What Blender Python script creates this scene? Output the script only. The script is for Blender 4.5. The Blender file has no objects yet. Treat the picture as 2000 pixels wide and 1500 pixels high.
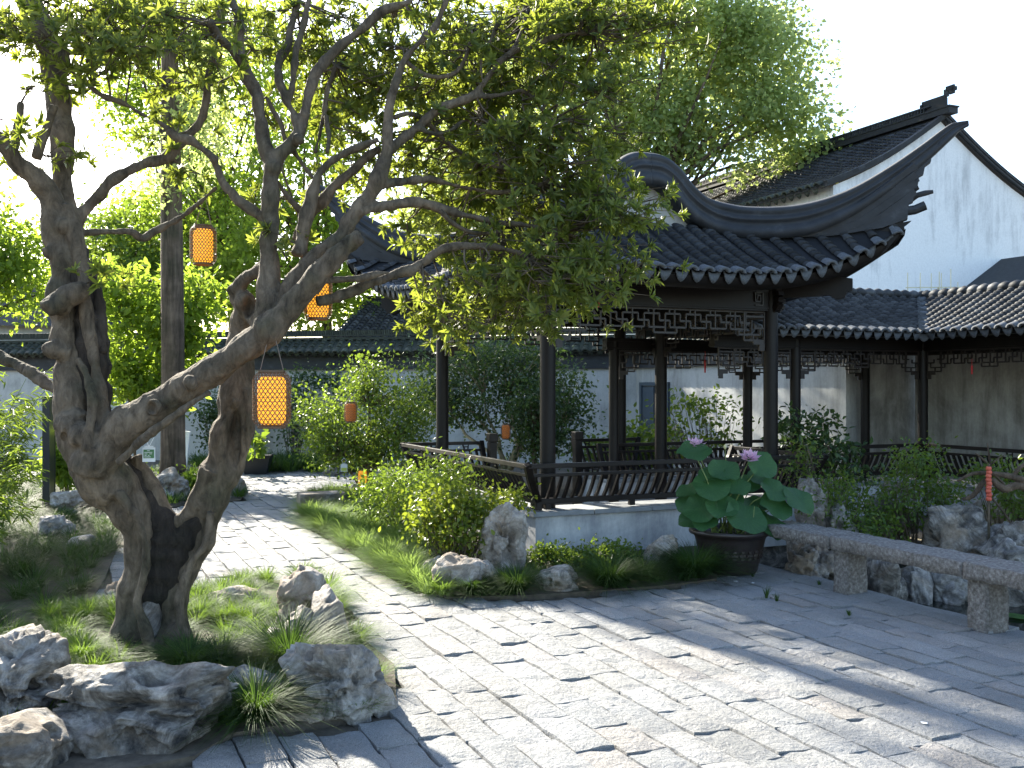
import bpy, bmesh, math, random
import numpy as np
from mathutils import Vector, Matrix

random.seed(7)
rng = np.random.default_rng(7)
C = bpy.context.scene.collection
scene = bpy.context.scene

# ------------------------------------------------------------------ camera, sky, sun, exposure
F_PX, HOR, CAM_H = 1944.0, 757.0, 1.65
cam_d = bpy.data.cameras.new('camera')
cam_d.lens = 35.0
cam_d.sensor_width = 36.0
cam_d.shift_y = 7.0 / 2000.0
cam_d.clip_start = 0.1
cam_d.clip_end = 1500.0
cam = bpy.data.objects.new('camera', cam_d)
cam.location = (0, 0, CAM_H)
cam.rotation_euler = (math.pi / 2, 0, 0)
C.objects.link(cam)
scene.camera = cam

SUN_AZ = (-0.56, 0.8285)
SUN_EL = math.radians(29.0)
world = bpy.data.worlds.new('World')
scene.world = world
world.use_nodes = True
wt = world.node_tree
wt.nodes.clear()
sky = wt.nodes.new('ShaderNodeTexSky')
sky.sky_type = 'NISHITA'
sky.sun_disc = False
sky.sun_elevation = SUN_EL
sky.sun_rotation = math.atan2(SUN_AZ[0], SUN_AZ[1])
sky.air_density = 1.0
sky.dust_density = 1.0
sky.ozone_density = 1.0
bg = wt.nodes.new('ShaderNodeBackground')
bg.inputs['Strength'].default_value = 0.105
wo = wt.nodes.new('ShaderNodeOutputWorld')
wt.links.new(sky.outputs[0], bg.inputs['Color'])
wt.links.new(bg.outputs[0], wo.inputs['Surface'])

sun_d = bpy.data.lights.new('sun', 'SUN')
sun_d.energy = 5.0
sun_d.angle = math.radians(0.6)
sun_d.color = (1.0, 0.93, 0.79)
sun = bpy.data.objects.new('sun', sun_d)
sdir = Vector((SUN_AZ[0] * math.cos(SUN_EL), SUN_AZ[1] * math.cos(SUN_EL), math.sin(SUN_EL)))
sun.rotation_euler = sdir.to_track_quat('Z', 'Y').to_euler()
sun.location = sdir * 60
C.objects.link(sun)

scene.view_settings.view_transform = 'Standard'
scene.view_settings.look = 'None'
scene.view_settings.gamma = 1.0
scene.view_settings.use_curve_mapping = False
scene.view_settings.exposure = 2.15
scene.render.engine = 'CYCLES'
scene.cycles.max_bounces = 6
scene.cycles.diffuse_bounces = 3
scene.cycles.glossy_bounces = 2
scene.cycles.transmission_bounces = 4
scene.cycles.use_denoising = True

# ------------------------------------------------------------------ measuring helpers
def W(px, py, Y):
    return Vector(((px - 1000.0) * Y / F_PX, Y, CAM_H - (py - HOR) * Y / F_PX))
def G(px, py, z=0.0):
    Y = (CAM_H - z) * F_PX / (py - HOR)
    return Vector(((px - 1000.0) * Y / F_PX, Y, z))
V2 = Vector((0.9163, 0.4006, 0))     # along the pavilion front
U2 = Vector((-0.4006, 0.9163, 0))    # away from the camera, along paving rows
ROT = math.atan2(0.4006, 0.9163)

# ------------------------------------------------------------------ mesh helpers
def link(o, parent=None, keep=False):
    C.objects.link(o)
    if parent is not None:
        o.parent = parent
    return o
def tag(o, label, cat, group=None, kind=None):
    o['label'] = label
    if cat: o['category'] = cat
    if group: o['group'] = group
    if kind: o['kind'] = kind
    return o
def thing(name, label, cat, loc=(0, 0, 0), rz=0.0, group=None, kind=None):
    o = bpy.data.objects.new(name, None)
    o.empty_display_size = 0.1
    o.location = loc
    o.rotation_euler = (0, 0, rz)
    C.objects.link(o)
    return tag(o, label, cat, group, kind)

class MB:
    def __init__(s):
        s.v = []; s.f = []; s.m = []
    def add(s, vs, fs, m=0):
        b = len(s.v)
        s.v.extend([tuple(v) for v in vs])
        s.f.extend([tuple(i + b for i in f) for f in fs])
        s.m.extend([m] * len(fs))
        return s
    def box(s, c, d, mat=None, m=0):
        x, y, z = d[0] / 2, d[1] / 2, d[2] / 2
        vs = [Vector((i * x, j * y, k * z)) for k in (-1, 1) for j in (-1, 1) for i in (-1, 1)]
        if mat is not None: vs = [mat @ v for v in vs]
        c = Vector(c)
        return s.add([v + c for v in vs], [(0, 2, 3, 1), (4, 5, 7, 6), (0, 1, 5, 4), (2, 6, 7, 3), (0, 4, 6, 2), (1, 3, 7, 5)], m)
    def bar(s, a, b, w, h, up=(0, 0, 1), m=0):
        a = Vector(a); b = Vector(b); d = b - a
        L = d.length
        if L < 1e-6: return s
        d.normalize(); up = Vector(up)
        sd = d.cross(up)
        if sd.length < 1e-4: sd = d.cross(Vector((1, 0, 0)))
        sd.normalize(); u = sd.cross(d)
        vs = []
        for p in (a, b):
            for (i, j) in ((-1, -1), (1, -1), (1, 1), (-1, 1)):
                vs.append(p + sd * (i * w / 2) + u * (j * h / 2))
        return s.add(vs, [(0, 3, 2, 1), (4, 5, 6, 7), (0, 1, 5, 4), (1, 2, 6, 5), (2, 3, 7, 6), (3, 0, 4, 7)], m)
    def tube(s, pts, rad, n=8, m=0, cap=True):
        pts = [Vector(p) for p in pts]
        if not hasattr(rad, '__len__'): rad = [rad] * len(pts)
        b = len(s.v)
        nrm = None
        for i, p in enumerate(pts):
            t = (pts[min(i + 1, len(pts) - 1)] - pts[max(i - 1, 0)]).normalized()
            if nrm is None:
                nrm = t.orthogonal().normalized()
            else:
                nrm = (nrm - t * nrm.dot(t))
                nrm = nrm.normalized() if nrm.length > 1e-6 else t.orthogonal().normalized()
            bn = t.cross(nrm)
            for k in range(n):
                a = 2 * math.pi * k / n
                s.v.append(tuple(p + (nrm * math.cos(a) + bn * math.sin(a)) * rad[i]))
        for i in range(len(pts) - 1):
            for k in range(n):
                k2 = (k + 1) % n
                s.f.append((b + i * n + k, b + i * n + k2, b + (i + 1) * n + k2, b + (i + 1) * n + k)); s.m.append(m)
        if cap:
            s.f.append(tuple(b + k for k in range(n - 1, -1, -1))); s.m.append(m)
            e = b + (len(pts) - 1) * n
            s.f.append(tuple(e + k for k in range(n))); s.m.append(m)
        return s
    def lathe(s, prof, n=24, c=(0, 0, 0), m=0):
        b = len(s.v); c = Vector(c)
        for (r, z) in prof:
            for k in range(n):
                a = 2 * math.pi * k / n
                s.v.append((c.x + r * math.cos(a), c.y + r * math.sin(a), c.z + z))
        for i in range(len(prof) - 1):
            for k in range(n):
                k2 = (k + 1) % n
                s.f.append((b + i * n + k, b + i * n + k2, b + (i + 1) * n + k2, b + (i + 1) * n + k)); s.m.append(m)
        return s
    def sweep(s, pts, prof, ups=None, scales=None, m=0):
        """profile (side, height) swept along pts, upright."""
        pts = [Vector(p) for p in pts]; b = len(s.v); n = len(prof)
        for i, p in enumerate(pts):
            t = pts[min(i + 1, len(pts) - 1)] - pts[max(i - 1, 0)]
            sd = Vector((t.y, -t.x, 0)); sd.normalize()
            t.normalize(); up = sd.cross(t); up.normalize()
            if up.z < 0: up = -up
            if ups is not None: up = (up * (1 - ups) + Vector((0, 0, 1)) * ups).normalized()
            sc = scales[i] if scales else (1, 1)
            for (a, h) in prof:
                s.v.append(tuple(p + sd * (a * sc[0]) + up * (h * sc[1])))
        for i in range(len(pts) - 1):
            for k in range(n):
                k2 = (k + 1) % n
                s.f.append((b + i * n + k, b + i * n + k2, b + (i + 1) * n + k2, b + (i + 1) * n + k)); s.m.append(m)
        s.f.append(tuple(b + k for k in range(n - 1, -1, -1))); s.m.append(m)
        e = b + (len(pts) - 1) * n
        s.f.append(tuple(e + k for k in range(n))); s.m.append(m)
        return s
    def mesh(s, name, mats, smooth=False):
        me = bpy.data.meshes.new(name)
        me.from_pydata(s.v, [], s.f)
        if not isinstance(mats, (list, tuple)): mats = [mats]
        for m in mats: me.materials.append(m)
        if len(mats) > 1: me.polygons.foreach_set('material_index', s.m)
        if smooth: me.polygons.foreach_set('use_smooth', [True] * len(me.polygons))
        me.update()
        return me
    def build(s, name, mats, parent=None, smooth=False, bevel=0.0, auto=False):
        o = bpy.data.objects.new(name, s.mesh(name, mats, smooth))
        link(o, parent)
        if bevel > 0:
            md = o.modifiers.new('bevel', 'BEVEL'); md.width = bevel; md.segments = 2; md.limit_method = 'ANGLE'; md.angle_limit = 0.7
        return o

def obj(name, me, parent=None, mat=None):
    o = bpy.data.objects.new(name, me)
    link(o, parent)
    if mat is not None: o.matrix_local = mat
    return o

def mesh_np(name, chunks, mats, smooth=False):
    """chunks: list of (V (n,3), F (m,k), material index)"""
    me = bpy.data.meshes.new(name)
    Vs = []; starts = []; loops = []; mi = []; off = 0; ls = 0
    for (V, Fc, m) in chunks:
        if len(Fc) == 0: continue
        Vs.append(V); k = Fc.shape[1]
        loops.append((Fc + off).ravel())
        starts.append(ls + np.arange(len(Fc)) * k)
        mi.append(np.full(len(Fc), m))
        off += len(V); ls += Fc.size
    Vs = np.concatenate(Vs); loops = np.concatenate(loops); starts = np.concatenate(starts); mi = np.concatenate(mi)
    me.vertices.add(len(Vs)); me.vertices.foreach_set('co', Vs.astype(np.float32).ravel())
    me.loops.add(len(loops)); me.loops.foreach_set('vertex_index', loops.astype(np.int32))
    me.polygons.add(len(starts)); me.polygons.foreach_set('loop_start', starts.astype(np.int32))
    if not isinstance(mats, (list, tuple)): mats = [mats]
    for m in mats: me.materials.append(m)
    if len(mats) > 1: me.polygons.foreach_set('material_index', mi.astype(np.int32))
    if smooth: me.polygons.foreach_set('use_smooth', np.ones(len(starts), dtype=bool))
    me.update(calc_edges=True)
    return me

# ------------------------------------------------------------------ numeric noise
def _hash(ix, iy, iz, seed):
    h = (ix * 374761393 + iy * 668265263 + iz * 2147483647 + seed * 974711) & 0xFFFFFFFF
    h = ((h ^ (h >> 13)) * 1274126177) & 0xFFFFFFFF
    h = (h ^ (h >> 16)) & 0xFFFFFF
    return h / float(0xFFFFFF) * 2 - 1
def vnoise(P, seed=0):
    P = np.asarray(P, dtype=np.float64)
    I = np.floor(P).astype(np.int64); f = P - I
    f = f * f * f * (f * (f * 6 - 15) + 10)
    x, y, z = I[:, 0], I[:, 1], I[:, 2]
    r = 0
    for dx in (0, 1):
        wx = f[:, 0] if dx else 1 - f[:, 0]
        for dy in (0, 1):
            wy = f[:, 1] if dy else 1 - f[:, 1]
            for dz in (0, 1):
                wz = f[:, 2] if dz else 1 - f[:, 2]
                r = r + wx * wy * wz * _hash(x + dx, y + dy, z + dz, seed)
    return r
def fbm(P, oct=4, seed=0, lac=2.03, gain=0.5):
    a = 1.0; r = 0
    P = np.asarray(P, dtype=np.float64)
    for o in range(oct):
        r = r + a * vnoise(P + o * 17.3, seed + o)
        P = P * lac; a *= gain
    return r

# ------------------------------------------------------------------ materials
def new_mat(name):
    m = bpy.data.materials.new(name); m.use_nodes = True
    nt = m.node_tree
    b = nt.nodes['Principled BSDF']
    return m, nt, b
def ramp(nt, fac, stops):
    r = nt.nodes.new('ShaderNodeValToRGB')
    e = r.color_ramp.elements
    while len(e) < len(stops): e.new(0.5)
    for i, (p, c) in enumerate(stops):
        e[i].position = p; e[i].color = (c[0], c[1], c[2], 1)
    nt.links.new(fac, r.inputs['Fac'])
    return r.outputs['Color']
def noise_tex(nt, scale, detail=6, rough=0.6, coord='Object', stretch=None, dist=0.0):
    tc = nt.nodes.new('ShaderNodeTexCoord')
    n = nt.nodes.new('ShaderNodeTexNoise')
    n.inputs['Scale'].default_value = scale
    n.inputs['Detail'].default_value = detail
    n.inputs['Roughness'].default_value = rough
    n.inputs['Distortion'].default_value = dist
    if coord == 'Geo':
        g = nt.nodes.new('ShaderNodeNewGeometry'); src = g.outputs['Position']
    else:
        src = tc.outputs[coord]
    if stretch:
        mp = nt.nodes.new('ShaderNodeMapping'); mp.inputs['Scale'].default_value = stretch
        nt.links.new(src, mp.inputs['Vector']); src = mp.outputs['Vector']
    nt.links.new(src, n.inputs['Vector'])
    return n.outputs['Fac']
def bump(nt, b, h, strength, dist):
    n = nt.nodes.new('ShaderNodeBump')
    n.inputs['Strength'].default_value = strength
    n.inputs['Distance'].default_value = dist
    nt.links.new(h, n.inputs['Height'])
    nt.links.new(n.outputs['Normal'], b.inputs['Normal'])
def mix(nt, fac, a, b, mode='MIX'):
    n = nt.nodes.new('ShaderNodeMix'); n.data_type = 'RGBA'; n.blend_type = mode
    for s, v in ((n.inputs[0], fac), (n.inputs[6], a), (n.inputs[7], b)):
        if isinstance(v, (int, float)): s.default_value = v
        elif isinstance(v, (tuple, list)): s.default_value = (v[0], v[1], v[2], 1)
        else: nt.links.new(v, s)
    return n.outputs[2]
def mat_noise(name, stops, scale, rough=0.8, bs=0.0, bd=0.01, bscale=None, coord='Object', stretch=None, detail=7, dist=0.0, spec=0.5):
    m, nt, b = new_mat(name)
    f = noise_tex(nt, scale, detail, 0.62, coord, stretch, dist)
    nt.links.new(ramp(nt, f, stops), b.inputs['Base Color'])
    b.inputs['Roughness'].default_value = rough
    b.inputs['Specular IOR Level'].default_value = spec
    if bs > 0:
        h = noise_tex(nt, bscale or scale * 4, 8, 0.65, coord, stretch)
        bump(nt, b, h, bs, bd)
    return m
def mat_plain(name, c, rough=0.6, spec=0.5, metal=0.0):
    m, nt, b = new_mat(name)
    b.inputs['Base Color'].default_value = (c[0], c[1], c[2], 1)
    b.inputs['Roughness'].default_value = rough
    b.inputs['Specular IOR Level'].default_value = spec
    b.inputs['Metallic'].default_value = metal
    return m
def mat_leaf(name, stops, trans=0.4, tcol=(0.35, 0.55, 0.05), rough=0.45, spec=0.4, clump=1.2, clump_amt=0.5):
    """random tone per leaf + large soft variation; light passes through"""
    m, nt, b = new_mat(name)
    g = nt.nodes.new('ShaderNodeNewGeometry')
    n = noise_tex(nt, clump, 2, 0.5, 'Geo')
    mm = nt.nodes.new('ShaderNodeMath'); mm.operation = 'MULTIPLY_ADD'
    nt.links.new(n, mm.inputs[0]); mm.inputs[1].default_value = clump_amt
    sub = nt.nodes.new('ShaderNodeMath'); sub.operation = 'MULTIPLY_ADD'
    nt.links.new(g.outputs['Random Per Island'], sub.inputs[0]); sub.inputs[1].default_value = 1 - clump_amt * 0.5; sub.inputs[2].default_value = -clump_amt * 0.25
    nt.links.new(sub.outputs[0], mm.inputs[2])
    col = ramp(nt, mm.outputs[0], stops)
    nt.links.new(col, b.inputs['Base Color'])
    b.inputs['Roughness'].default_value = rough
    b.inputs['Specular IOR Level'].default_value = spec
    tr = nt.nodes.new('ShaderNodeBsdfTranslucent')
    nt.links.new(mix(nt, 0.5, col, tcol), tr.inputs['Color'])
    ms = nt.nodes.new('ShaderNodeMixShader'); ms.inputs[0].default_value = trans
    nt.links.new(b.outputs[0], ms.inputs[1]); nt.links.new(tr.outputs[0], ms.inputs[2])
    out = nt.nodes['Material Output']
    nt.links.new(ms.outputs[0], out.inputs['Surface'])
    return m

def mat_paving():
    m, nt, b = new_mat('granite_paving')
    oi = nt.nodes.new('ShaderNodeObjectInfo')
    gi = nt.nodes.new('ShaderNodeNewGeometry')
    add = nt.nodes.new('ShaderNodeMath'); add.operation = 'ADD'
    nt.links.new(oi.outputs['Random'], add.inputs[0]); nt.links.new(gi.outputs['Random Per Island'], add.inputs[1])
    fr = nt.nodes.new('ShaderNodeMath'); fr.operation = 'FRACT'; nt.links.new(add.outputs[0], fr.inputs[0])
    tone = ramp(nt, fr.outputs[0], [(0.0, (0.25, 0.26, 0.27)), (0.35, (0.30, 0.305, 0.31)), (0.6, (0.28, 0.285, 0.285)), (0.8, (0.33, 0.335, 0.34)), (0.92, (0.30, 0.285, 0.275)), (1.0, (0.35, 0.355, 0.36))])
    sp = noise_tex(nt, 190, 3, 0.7, 'Geo')
    spk = ramp(nt, sp, [(0.32, (0.35, 0.35, 0.37)), (0.48, (0.92, 0.92, 0.92)), (0.62, (1.2, 1.2, 1.2))])
    col = mix(nt, 1.0, tone, spk, 'MULTIPLY')
    st = noise_tex(nt, 1.6, 5, 0.6, 'Geo')
    dirt = ramp(nt, st, [(0.35, (0.80, 0.79, 0.77)), (0.6, (1, 1, 1))])
    col = mix(nt, 1.0, col, dirt, 'MULTIPLY')
    nt.links.new(col, b.inputs['Base Color'])
    b.inputs['Roughness'].default_value = 0.78
    b.inputs['Specular IOR Level'].default_value = 0.35
    h1 = noise_tex(nt, 55, 6, 0.7, 'Geo')
    h2 = noise_tex(nt, 16, 4, 0.6, 'Geo')
    a = nt.nodes.new('ShaderNodeMath'); a.operation = 'MULTIPLY_ADD'
    nt.links.new(h2, a.inputs[0]); a.inputs[1].default_value = 1.6; nt.links.new(h1, a.inputs[2])
    bump(nt, b, a.outputs[0], 0.9, 0.024)
    return m

def mat_plaster(name, base, grime, sc=0.9, amt=(0.42, 0.66), streak=True):
    m, nt, b = new_mat(name)
    n1 = noise_tex(nt, sc, 8, 0.66, 'Geo', dist=0.6)
    n2 = noise_tex(nt, 3.2, 6, 0.7, 'Geo', stretch=(1, 1, 0.16))
    mm = nt.nodes.new('ShaderNodeMath'); mm.operation = 'MULTIPLY_ADD'
    nt.links.new(n2, mm.inputs[0]); mm.inputs[1].default_value = 0.55
    m2 = nt.nodes.new('ShaderNodeMath'); m2.operation = 'MULTIPLY'; m2.inputs[1].default_value = 0.55
    nt.links.new(n1, m2.inputs[0]); nt.links.new(m2.outputs[0], mm.inputs[2])
    col = ramp(nt, mm.outputs[0], [(amt[0], base), (amt[1], grime)])
    n3 = noise_tex(nt, 26, 6, 0.7, 'Geo')
    fine = ramp(nt, n3, [(0.35, (0.90, 0.90, 0.90)), (0.6, (1.0, 1.0, 1.0))])
    nt.links.new(mix(nt, 1.0, col, fine, 'MULTIPLY'), b.inputs['Base Color'])
    b.inputs['Roughness'].default_value = 0.92
    b.inputs['Specular IOR Level'].default_value = 0.2
    bump(nt, b, n3, 0.25, 0.006)
    return m

def mat_rock(name, lo, mid, hi, warm):
    m, nt, b = new_mat(name)
    n1 = noise_tex(nt, 4.2, 10, 0.70, 'Geo', dist=1.6)
    col = ramp(nt, n1, [(0.33, lo), (0.47, mid), (0.64, hi)])
    n2 = noise_tex(nt, 1.7, 5, 0.6, 'Geo', dist=0.7)
    wf = nt.nodes.new('ShaderNodeValToRGB'); wf.color_ramp.elements[0].position = 0.5; wf.color_ramp.elements[1].position = 0.68
    nt.links.new(n2, wf.inputs['Fac'])
    col = mix(nt, wf.outputs['Color'], col, warm)
    v = noise_tex(nt, 22, 6, 0.72, 'Geo')
    fine = ramp(nt, v, [(0.33, (0.68, 0.68, 0.68)), (0.5, (0.96, 0.96, 0.96)), (0.66, (1.18, 1.18, 1.18))])
    nt.links.new(mix(nt, 1.0, col, fine, 'MULTIPLY'), b.inputs['Base Color'])
    b.inputs['Roughness'].default_value = 0.8
    b.inputs['Specular IOR Level'].default_value = 0.35
    h1 = noise_tex(nt, 11, 8, 0.7, 'Geo', dist=0.8)
    bump(nt, b, h1, 1.0, 0.05)
    return m

def mat_bark(name, lo, hi, sc=14, st=(1, 1, 0.18), bs=0.9, bd=0.02):
    m, nt, b = new_mat(name)
    n = noise_tex(nt, sc, 8, 0.68, 'Geo', stretch=st, dist=0.5)
    n2 = noise_tex(nt, 3.0, 5, 0.6, 'Geo')
    col = ramp(nt, n, [(0.30, lo), (0.62, hi)])
    tint = ramp(nt, n2, [(0.33, (0.62, 0.68, 0.58)), (0.5, (1.0, 0.97, 0.92)), (0.68, (1.55, 1.5, 1.42))])
    nt.links.new(mix(nt, 1.0, col, tint, 'MULTIPLY'), b.inputs['Base Color'])
    b.inputs['Roughness'].default_value = 0.88
    b.inputs['Specular IOR Level'].default_value = 0.25
    n3 = noise_tex(nt, 60, 5, 0.7, 'Geo', stretch=(1, 1, 1.6))
    ad = nt.nodes.new('ShaderNodeMath'); ad.operation = 'MULTIPLY_ADD'; ad.inputs[1].default_value = 0.45
    nt.links.new(n3, ad.inputs[0]); nt.links.new(n, ad.inputs[2])
    bump(nt, b, ad.outputs[0], bs, bd)
    return m

def mat_tile(name, dark, light):
    m, nt, b = new_mat(name)
    oi = nt.nodes.new('ShaderNodeObjectInfo'); g = nt.nodes.new('ShaderNodeNewGeometry')
    add = nt.nodes.new('ShaderNodeMath'); add.operation = 'ADD'
    nt.links.new(oi.outputs['Random'], add.inputs[0]); nt.links.new(g.outputs['Random Per Island'], add.inputs[1])
    fr = nt.nodes.new('ShaderNodeMath'); fr.operation = 'FRACT'; nt.links.new(add.outputs[0], fr.inputs[0])
    tone = ramp(nt, fr.outputs[0], [(0, dark), (0.7, tuple((a + c) / 2 for a, c in zip(dark, light))), (1, light)])
    n = noise_tex(nt, 14, 6, 0.7, 'Geo')
    mot = ramp(nt, n, [(0.3, (0.7, 0.7, 0.7)), (0.65, (1.35, 1.33, 1.28))])
    nt.links.new(mix(nt, 1.0, tone, mot, 'MULTIPLY'), b.inputs['Base Color'])
    b.inputs['Roughness'].default_value = 0.66
    b.inputs['Specular IOR Level'].default_value = 0.35
    bump(nt, b, n, 0.3, 0.004)
    return m

M = {}
M['paving'] = mat_paving()
M['soil'] = mat_noise('soil', [(0.3, (0.05, 0.04, 0.03)), (0.7, (0.12, 0.10, 0.075))], 14, 0.95, 0.6, 0.02, 40, 'Geo')
M['joint'] = mat_noise('joint_sand', [(0.3, (0.06, 0.050, 0.038)), (0.7, (0.13, 0.108, 0.08))], 30, 0.95, 0.5, 0.01, 80, 'Geo')
M['lacquer'] = mat_noise('dark_lacquered_wood', [(0.3, (0.0045, 0.0035, 0.0033)), (0.7, (0.010, 0.0075, 0.0065))], 6, 0.5, 0.15, 0.003, 30, 'Geo', (1, 1, 0.3), spec=0.25)
M['rail'] = mat_noise('brown_rail_wood', [(0.3, (0.0065, 0.0045, 0.004)), (0.7, (0.014, 0.0095, 0.008))], 8, 0.48, 0.2, 0.003, 40, 'Geo', spec=0.3)
M['lattice'] = mat_noise('lattice_wood', [(0.3, (0.013, 0.0095, 0.008)), (0.7, (0.026, 0.019, 0.016))], 9, 0.5, 0, 0, None, 'Geo')
M['tile'] = mat_tile('dark_roof_tile', (0.009, 0.010, 0.012), (0.036, 0.040, 0.046))
M['tile_corr'] = mat_tile('grey_roof_tile', (0.017, 0.019, 0.022), (0.062, 0.067, 0.074))
M['tile_wall'] = mat_tile('mossy_roof_tile', (0.022, 0.026, 0.019), (0.062, 0.07, 0.052))
M['drip'] = mat_noise('drip_tile_clay', [(0.3, (0.055, 0.062, 0.070)), (0.7, (0.115, 0.127, 0.142))], 60, 0.75, 0.5, 0.006, 110, 'Geo')
M['ridge'] = mat_noise('ridge_mortar', [(0.3, (0.010, 0.012, 0.0145)), (0.6, (0.024, 0.027, 0.032)), (0.78, (0.062, 0.067, 0.075))], 5, 0.62, 0.35, 0.008, 26, 'Geo', (1, 1, 1.5))
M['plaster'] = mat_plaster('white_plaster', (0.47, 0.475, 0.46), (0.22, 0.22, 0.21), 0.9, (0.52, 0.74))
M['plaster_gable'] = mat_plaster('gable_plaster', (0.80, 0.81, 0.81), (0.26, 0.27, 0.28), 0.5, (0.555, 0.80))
M['plaster_old'] = mat_plaster('old_plaster', (0.50, 0.49, 0.46), (0.20, 0.19, 0.17), 1.0, (0.46, 0.66))
M['plinth'] = mat_plaster('plinth_plaster', (0.56, 0.57, 0.57), (0.30, 0.31, 0.33), 1.3, (0.45, 0.62))
M['coping'] = mat_noise('grey_coping_stone', [(0.3, (0.17, 0.18, 0.19)), (0.7, (0.27, 0.285, 0.30))], 7, 0.7, 0.3, 0.005, 60, 'Geo')
M['bench'] = mat_noise('bench_granite', [(0.30, (0.085, 0.075, 0.068)), (0.5, (0.18, 0.165, 0.152)), (0.68, (0.31, 0.295, 0.28))], 40, 0.85, 1.0, 0.02, 60, 'Geo')
M['rock'] = mat_rock('taihu_rock', (0.09, 0.09, 0.09), (0.27, 0.255, 0.235), (0.52, 0.495, 0.46), (0.32, 0.245, 0.175))
M['rock_dark'] = mat_rock('weathered_rock', (0.022, 0.023, 0.025), (0.150, 0.138, 0.122), (0.43, 0.405, 0.37), (0.27, 0.21, 0.15))
M['rock_warm'] = mat_rock('warm_rock', (0.14, 0.12, 0.10), (0.30, 0.265, 0.23), (0.50, 0.465, 0.43), (0.31, 0.23, 0.155))
M['bark'] = mat_bark('bark', (0.036, 0.029, 0.022), (0.150, 0.122, 0.092), 18, (1, 1, 0.45), 1.0, 0.016)
M['bark_far'] = mat_bark('furrowed_bark', (0.030, 0.022, 0.016), (0.19, 0.145, 0.11), 11, (1, 1, 0.09), 1.0, 0.06)
M['bark_pale'] = mat_bark('pale_bark', (0.22, 0.19, 0.13), (0.42, 0.37, 0.27), 10, (1, 1, 0.3), 0.4, 0.01)
M['rotten'] = mat_bark('rotten_heartwood', (0.010, 0.009, 0.009), (0.05, 0.042, 0.036), 16, (1, 1, 0.08), 1.0, 0.03)
M['leaf_hero'] = mat_leaf('dark_glossy_leaf', [(0.1, (0.030, 0.055, 0.017)), (0.45, (0.072, 0.108, 0.029)), (0.8, (0.145, 0.172, 0.042)), (1.0, (0.27, 0.26, 0.06))], 0.5, (0.50, 0.58, 0.05), 0.42, 0.35)
M['leaf_bright'] = mat_leaf('sunlit_leaf', [(0.1, (0.045, 0.085, 0.015)), (0.5, (0.085, 0.145, 0.025)), (0.9, (0.17, 0.23, 0.04))], 0.58, (0.60, 0.80, 0.07), 0.5, 0.3)
M['leaf_camphor'] = mat_leaf('camphor_leaf', [(0.1, (0.10, 0.16, 0.07)), (0.5, (0.17, 0.24, 0.10)), (0.9, (0.28, 0.33, 0.15))], 0.68, (0.80, 0.90, 0.26), 0.45, 0.4)
M['leaf_mid'] = mat_leaf('shrub_leaf', [(0.1, (0.03, 0.065, 0.014)), (0.5, (0.06, 0.115, 0.022)), (0.9, (0.12, 0.18, 0.035))], 0.42, (0.40, 0.55, 0.04), 0.4, 0.4, 3.0)
M['leaf_dark'] = mat_leaf('dark_shrub_leaf', [(0.1, (0.018, 0.042, 0.016)), (0.5, (0.036, 0.072, 0.024)), (0.9, (0.07, 0.11, 0.035))], 0.3, (0.25, 0.40, 0.06), 0.38, 0.45, 3.0)
M['leaf_nandina'] = mat_leaf('fresh_shrub_leaf', [(0.1, (0.05, 0.09, 0.014)), (0.5, (0.10, 0.15, 0.022)), (0.9, (0.20, 0.22, 0.035))], 0.45, (0.50, 0.60, 0.04), 0.4, 0.4, 4.0)
M['bamboo_leaf'] = mat_leaf('bamboo_leaf', [(0.1, (0.05, 0.09, 0.015)), (0.5, (0.10, 0.15, 0.025)), (0.9, (0.18, 0.22, 0.05))], 0.45, (0.45, 0.6, 0.06), 0.45, 0.35, 2.0)
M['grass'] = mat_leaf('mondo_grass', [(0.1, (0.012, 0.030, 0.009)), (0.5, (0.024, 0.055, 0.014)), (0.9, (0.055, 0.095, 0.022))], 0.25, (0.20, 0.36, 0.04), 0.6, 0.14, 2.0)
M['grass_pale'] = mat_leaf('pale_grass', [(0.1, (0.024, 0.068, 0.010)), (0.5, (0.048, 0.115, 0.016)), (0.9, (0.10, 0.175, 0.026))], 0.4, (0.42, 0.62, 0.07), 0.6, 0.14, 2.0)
M['grass_sun_painted'] = mat_leaf('sun_painted_grass', [(0.1, (0.05, 0.11, 0.020)), (0.5, (0.09, 0.165, 0.034)), (0.9, (0.16, 0.23, 0.055))], 0.45, (0.55, 0.75, 0.16), 0.6, 0.14, 2.0)  # lighter copy of the grass, with sunlight put into its colour
M['lotus'] = mat_leaf('lotus_leaf', [(0.1, (0.022, 0.075, 0.026)), (0.6, (0.038, 0.105, 0.036)), (1.0, (0.07, 0.14, 0.04))], 0.3, (0.20, 0.48, 0.08), 0.5, 0.4)
M['petal'] = mat_leaf('lotus_petal', [(0.2, (0.68, 0.36, 0.54)), (0.8, (0.82, 0.60, 0.72))], 0.35, (0.8, 0.4, 0.65), 0.5, 0.3)
M['seedpod'] = mat_plain('lotus_pod', (0.45, 0.5, 0.10), 0.6)
M['stalk'] = mat_plain('green_stalk', (0.14, 0.19, 0.05), 0.55)
M['pot'] = mat_noise('dark_pot_glaze', [(0.3, (0.016, 0.012, 0.012)), (0.7, (0.032, 0.024, 0.023))], 12, 0.42, 0.2, 0.004, 60)
M['bamboo_weave'] = mat_noise('woven_bamboo', [(0.3, (0.075, 0.042, 0.022)), (0.7, (0.15, 0.085, 0.045))], 40, 0.55)
M['cord'] = mat_plain('hanging_cord', (0.16, 0.13, 0.11), 0.8)
M['black_metal'] = mat_plain('black_signboard', (0.012, 0.013, 0.016), 0.4)
M['grey_metal'] = mat_plain('grey_metal', (0.30, 0.31, 0.30), 0.5)
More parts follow.
